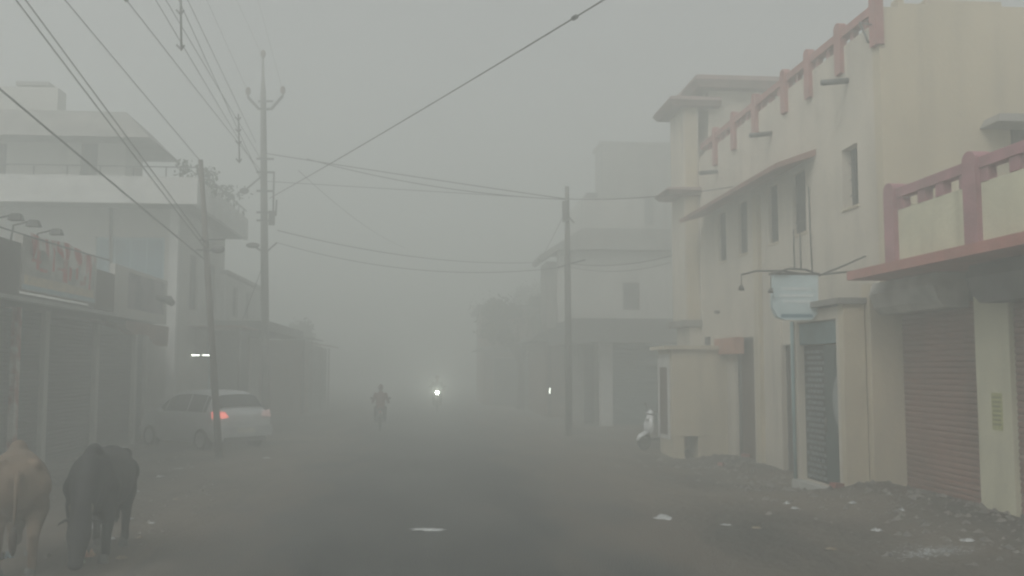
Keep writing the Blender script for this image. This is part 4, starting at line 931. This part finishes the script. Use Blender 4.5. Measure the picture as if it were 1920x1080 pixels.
# ------------------------------------------------------------------ cows
def cow(label, m, legm, loc, ang, scale, head='graze', hump=True):
    o = empty('cow', label, 'cow', 'cows at the roadside')
    b = MB()
    tors = [(-.80, .98, .10, .14), (-.72, .98, .22, .25), (-.55, .95, .30, .35), (-.3, .92, .33, .375), (0, .90, .345, .385), (.28, .91, .32, .38), (.5, .93, .27, .37), (.66, .95, .18, .28)]
    b.tube([(t[0], 0, t[1]) for t in tors], [(t[2], t[3]) for t in tors], 18)
    b.ball((-.60, .15, 1.17), (.1, .09, .08)); b.ball((-.60, -.15, 1.17), (.1, .09, .08))
    if hump: b.ball((.42, 0, 1.25), (.18, .11, .14))
    nk = [(.48, 0, 1.02), (.74, 0, .90), (.90, 0, .70), (.96, 0, .54)]; hp = [(.95, 0, .58), (1.01, 0, .42), (1.07, 0, .25), (1.12, 0, .13)]
    b.tube(nk, [(.20, .29), (.16, .22), (.12, .17), (.11, .13)], 14)
    b.tube(hp, [(.125, .11), (.135, .12), (.09, .085), (.08, .07)], 12); b.ball(hp[-1], (.08, .085, .06)); b.ball(hp[0], (.13, .13, .12))
    b.tube([(.5, 0, .72), (.72, 0, .62), (.86, 0, .50)], [(.06, .13), (.04, .11), (.03, .05)], 8)          # dewlap
    for s_ in (1, -1):
        b.limb([(-.56, .15*s_, .95), (-.48, .20*s_, .70), (-.60, .175*s_, .53), (-.69, .17*s_, .45), (-.65, .17*s_, .26), (-.64, .17*s_, .12)], [(.15, .20), (.13, .17), (.08, .10), (.062, .07), (.048, .05), (.052, .052)], 12)
        b.limb([(.44, .16*s_, .88), (.43, .20*s_, .66), (.46, .18*s_, .42), (.46, .175*s_, .35), (.45, .17*s_, .12)], [(.11, .17), (.09, .12), (.066, .07), (.058, .06), (.052, .052)], 12)
    b.tube([(-.80, 0, 1.12), (-.88, 0, 1.03), (-.89, .01, .78), (-.88, .02, .55)], [.05, .038, .024, .018], 8)
    body = fuse(b.build('body', m, o), .02, 4)
    for s_ in (1, -1):
        for x in (-.64, .47):
            MB().tube([(x, .15*s_, .12), (x+.01, .15*s_, .06), (x+.03, .15*s_, .0)], [.045, .056, .064], 10).build('hoof', DARKC, o)
        P = Vector(hp[0]); up = (Vector(nk[-2])-P).normalized()
        hb = P+Vector((0, .07*s_, .07)); b = MB(); b.tube([hb, hb+Vector((-.02, .04*s_, .04)), hb+Vector((-.01, .05*s_, .08)), hb+Vector((.0, .045*s_, .11))], [.026, .022, .014, .004], 8); b.build('horn', mat('horn', (.12, .10, .08), rough=.5, bump=.1), o)
        e = P+Vector((-.02, .1*s_, .0)); b = MB(); b.tube([e, e+Vector((-.02, .07*s_, .0)), e+Vector((-.03, .12*s_, -.03)), e+Vector((-.03, .15*s_, -.06))], [(.03, .015), (.05, .016), (.04, .012), (.008, .004)], 8); b.build('ear', m, o)
        MB().ball(Vector(hp[1])+Vector((-.02, .105*s_, .04)), .018).build('eye', DARK, o)
    b = MB(); b.tube([(-.87, .02, .58), (-.88, .02, .48), (-.87, .02, .34), (-.86, .02, .28)], [.018, .042, .034, .006], 8); b.build('tail_tuft', DARK if legm is None else legm, o)
    o.scale = (scale,)*3; o.location = loc; o.rotation_euler = (0, 0, ang); return o
BLK = mat('black_hide', (.018, .018, .019), (.012, .012, .012), rough=.65, scale=6, bump=.25, bscale=60)
BRN = mat('tan_hide', (.19, .14, .10), (.10, .072, .052), rough=.8, scale=2.5, bump=.3, bscale=60, contrast=.4)
cow('black cow with lowered head feeding on roadside litter', BLK, None, (-3.62, 11.25, .0), R(-84), .93)
cow('tan brown cow seen from behind at the left edge of the road', BRN, mat('dark_tuft', (.05, .035, .03), bump=.2), (-4.30, 10.7, .0), R(112), .95)

# ------------------------------------------------------------------ rubble and litter
b = MB(); rnd = random.Random(21)
def stone(b, x, y, s):
    z = gz(x, y); k = 6; vs = [(x+s*rnd.uniform(.6, 1.2)*math.cos(6.283*i/k), y+s*rnd.uniform(.6, 1.2)*math.sin(6.283*i/k), z+s*rnd.uniform(-.3, .25)) for i in range(k)]
    vs.append((x, y, z+s*rnd.uniform(.4, .9))); b.add(vs, [(i, (i+1) % k, k) for i in range(k)])
for i in range(1200):
    y = rnd.uniform(9.5, 27); x = 7.5-abs(rnd.gauss(0, .9)); 
    if x < 3.7: continue
    if 15 < y < 18.1 and x > 6.6: continue
    stone(b, x, y, rnd.choice((.015, .02, .03, .03, .05, .08)))
for i in range(700):
    y = rnd.uniform(9.5, 26); x = -rnd.uniform(3.3, 7.6); stone(b, x, y, rnd.choice((.012, .015, .02, .03, .05)))
tag(b.build('rubble', RUB), 'loose stones and broken rubble scattered over the verges', kind='stuff')
def litter(px, py, w, d, h, label, seed, m=LITM, name='litter', cat='litter', road=False):
    r_ = random.Random(seed); p = at(px, py, Z=0); z = .006 if road else gz(p.x, p.y)+.004
    n = 9; b = MB(); vs = []
    for i in range(n):
        for j in range(n):
            u, v = i/(n-1)-.5, j/(n-1)-.5; f = max(0, 1-(2*math.hypot(u, v))**2)
            ed = 1-.75*abs(noise.noise(Vector((math.cos(math.atan2(v, u))*1.6, math.sin(math.atan2(v, u))*1.6, seed*2.3))))
            vs.append((u*w*ed, v*d*ed, h*f**.4*max(0, .28+1.1*noise.noise(Vector((u*4.3+seed*3.1, v*4.3, 0)))+.35*noise.noise(Vector((u*11+seed, v*11, 0)))) + .004))
    b.add(vs, [(i*n+j, (i+1)*n+j, (i+1)*n+j+1, i*n+j+1) for i in range(n-1) for j in range(n-1) if math.hypot((i+.5)/(n-1)-.5, (j+.5)/(n-1)-.5) < .5+.05*r_.random()], True)
    o = b.build(name, m); o.location = (p.x, p.y, z); o.rotation_euler = (0, 0, r_.uniform(-.3, .3))
    s_ = o.modifiers.new('t', 'SOLIDIFY'); s_.thickness = .004
    return tag(o, label, cat, 'litter on the street')
litter(804, 994, .52, .28, .012, 'flattened white sheet lying in the middle of the road', 1, road=True, name='plastic_sheet', cat='plastic sheet')
litter(1246, 971, .36, .35, .06, 'crumpled white rag at the right edge of the asphalt', 2, name='rag', cat='rag')
litter(1475, 954, .12, .12, .04, 'small pale scrap on the dirt below the entrance step', 3)
litter(1492, 967, .13, .12, .05, 'small pale scrap just in front of the scrap below the entrance step', 4)
litter(1600, 966, .14, .12, .05, 'pale scrap on the dirt below the corner pillar', 5)
litter(1645, 1010, .16, .14, .05, 'pale scrap between the dark mound and the white spill', 6)
litter(1815, 1034, .2, .12, .04, 'thin pale strip right of the white spill', 7)
litter(1815, 952, .08, .08, .05, 'tiny pale scrap at the foot of the brown shutter', 8)
litter(1362, 990, .16, .1, .02, 'flat pale scrap right of the crumpled rag', 14)
litter(301, 897, .16, .2, .05, 'small white scrap on the left verge below the leaning pole', 9)
litter(175, 995, .22, .3, .10, 'crumpled white bag between the legs of the black cow', 10, name='plastic_bag', cat='plastic bag')
litter(242, 978, .12, .2, .04, 'flat white scrap behind the black cow', 11)
litter(12, 1052, .14, .16, .12, 'pale blue bag at the left edge below the tan cow', 12, mat('blue_plastic', (.45, .58, .66), bump=.3), name='plastic_bag', cat='plastic bag')
litter(165, 1052, .15, .16, .13, 'orange and cream packet in front of the black cow', 13, mat('orange_packet', (.50, .26, .17), (.6, .5, .38), scale=9, bump=.3), name='packet', cat='packet')
litter(148, 1064, .14, .14, .09, 'greenish crumpled wrapper beside the orange packet', 15, mat('green_packet', (.30, .36, .28), bump=.3), name='wrapper', cat='wrapper')
litter(335, 882, .2, .1, .02, 'flat grey scrap on the left verge nearest the foot of the leaning pole', 16, mat('grey_scrap', (.4, .4, .38), bump=.2))
litter(500, 862, .2, .16, .05, 'pale scrap on the road edge behind the silver car', 17)
WRP = mat('brown_wrapper', (.20, .15, .10), (.32, .28, .2), scale=12, bump=.4)
for k, (px, py, w_, h_, m_, lb) in enumerate(((205, 1018, .14, .04, LITM, 'small torn paper just right of the black cow front legs'), (262, 1012, .10, .03, WRP, 'brown wrapper right of the black cow hind legs'), (228, 1050, .12, .05, WRP, 'brown crumpled wrapper nearest the picture bottom beside the black cow'),
        (285, 985, .10, .02, LITM, 'thin pale scrap on the verge well right of the black cow'), (330, 940, .12, .03, WRP, 'brown scrap on the left verge between cow and leaning pole'), (255, 925, .12, .03, LITM, 'pale scrap on the verge above and right of the black cow rump'),
        (1420, 1000, .14, .03, WRP, 'brown wrapper on the right dirt verge, farthest of two'), (1560, 1040, .14, .04, WRP, 'brown wrapper on the right dirt verge left of the powder spill'), (1690, 985, .12, .05, LITM, 'pale scrap at the foot of the dark mound before the brown shutter'))):
    litter(px, py, w_, w_, h_, lb, 30+k, m_)
# white powder spilled on the dirt
q = at(1745, 1042, Z=.05); b = MB(); rnd = random.Random(5)
for i in range(900):
    x, y = q.x+rnd.gauss(0, .24), q.y+rnd.gauss(0, .11)+.1*math.sin(i); s = rnd.choice((.004, .006, .008, .014)); z = gz(x, y)+.003
    b.add([(x-s, y-s*.6, z), (x+s, y-s*.8, z), (x+s*.8, y+s, z), (x-s*.7, y+s*.8, z+s*.1)], [(0, 1, 2, 3)])
tag(b.build('powder_spill', LITM), 'scattered white powder spilled on the dirt before the shops', kind='stuff')
# low dirt mound details are part of the ground; a few bricks by the pillar
for k, (px, py, rz_) in enumerate(((1400, 862, .2), (1352, 872, 1.0), (1570, 952, .5))):
    p = at(px, py, Z=-.1); b = MB(); b.box(-.11, .11, -.055, .055, 0, .075); o = b.build('brick', REDSL); o.location = (p.x, p.y, gz(p.x, p.y)); o.rotation_euler = (.05, .1, rz_)
    tag(o, ('loose brick on the dirt in front of the brown door', 'loose brick in front of the annex plinth', 'loose brick below the entrance step')[k], 'brick', 'loose bricks')
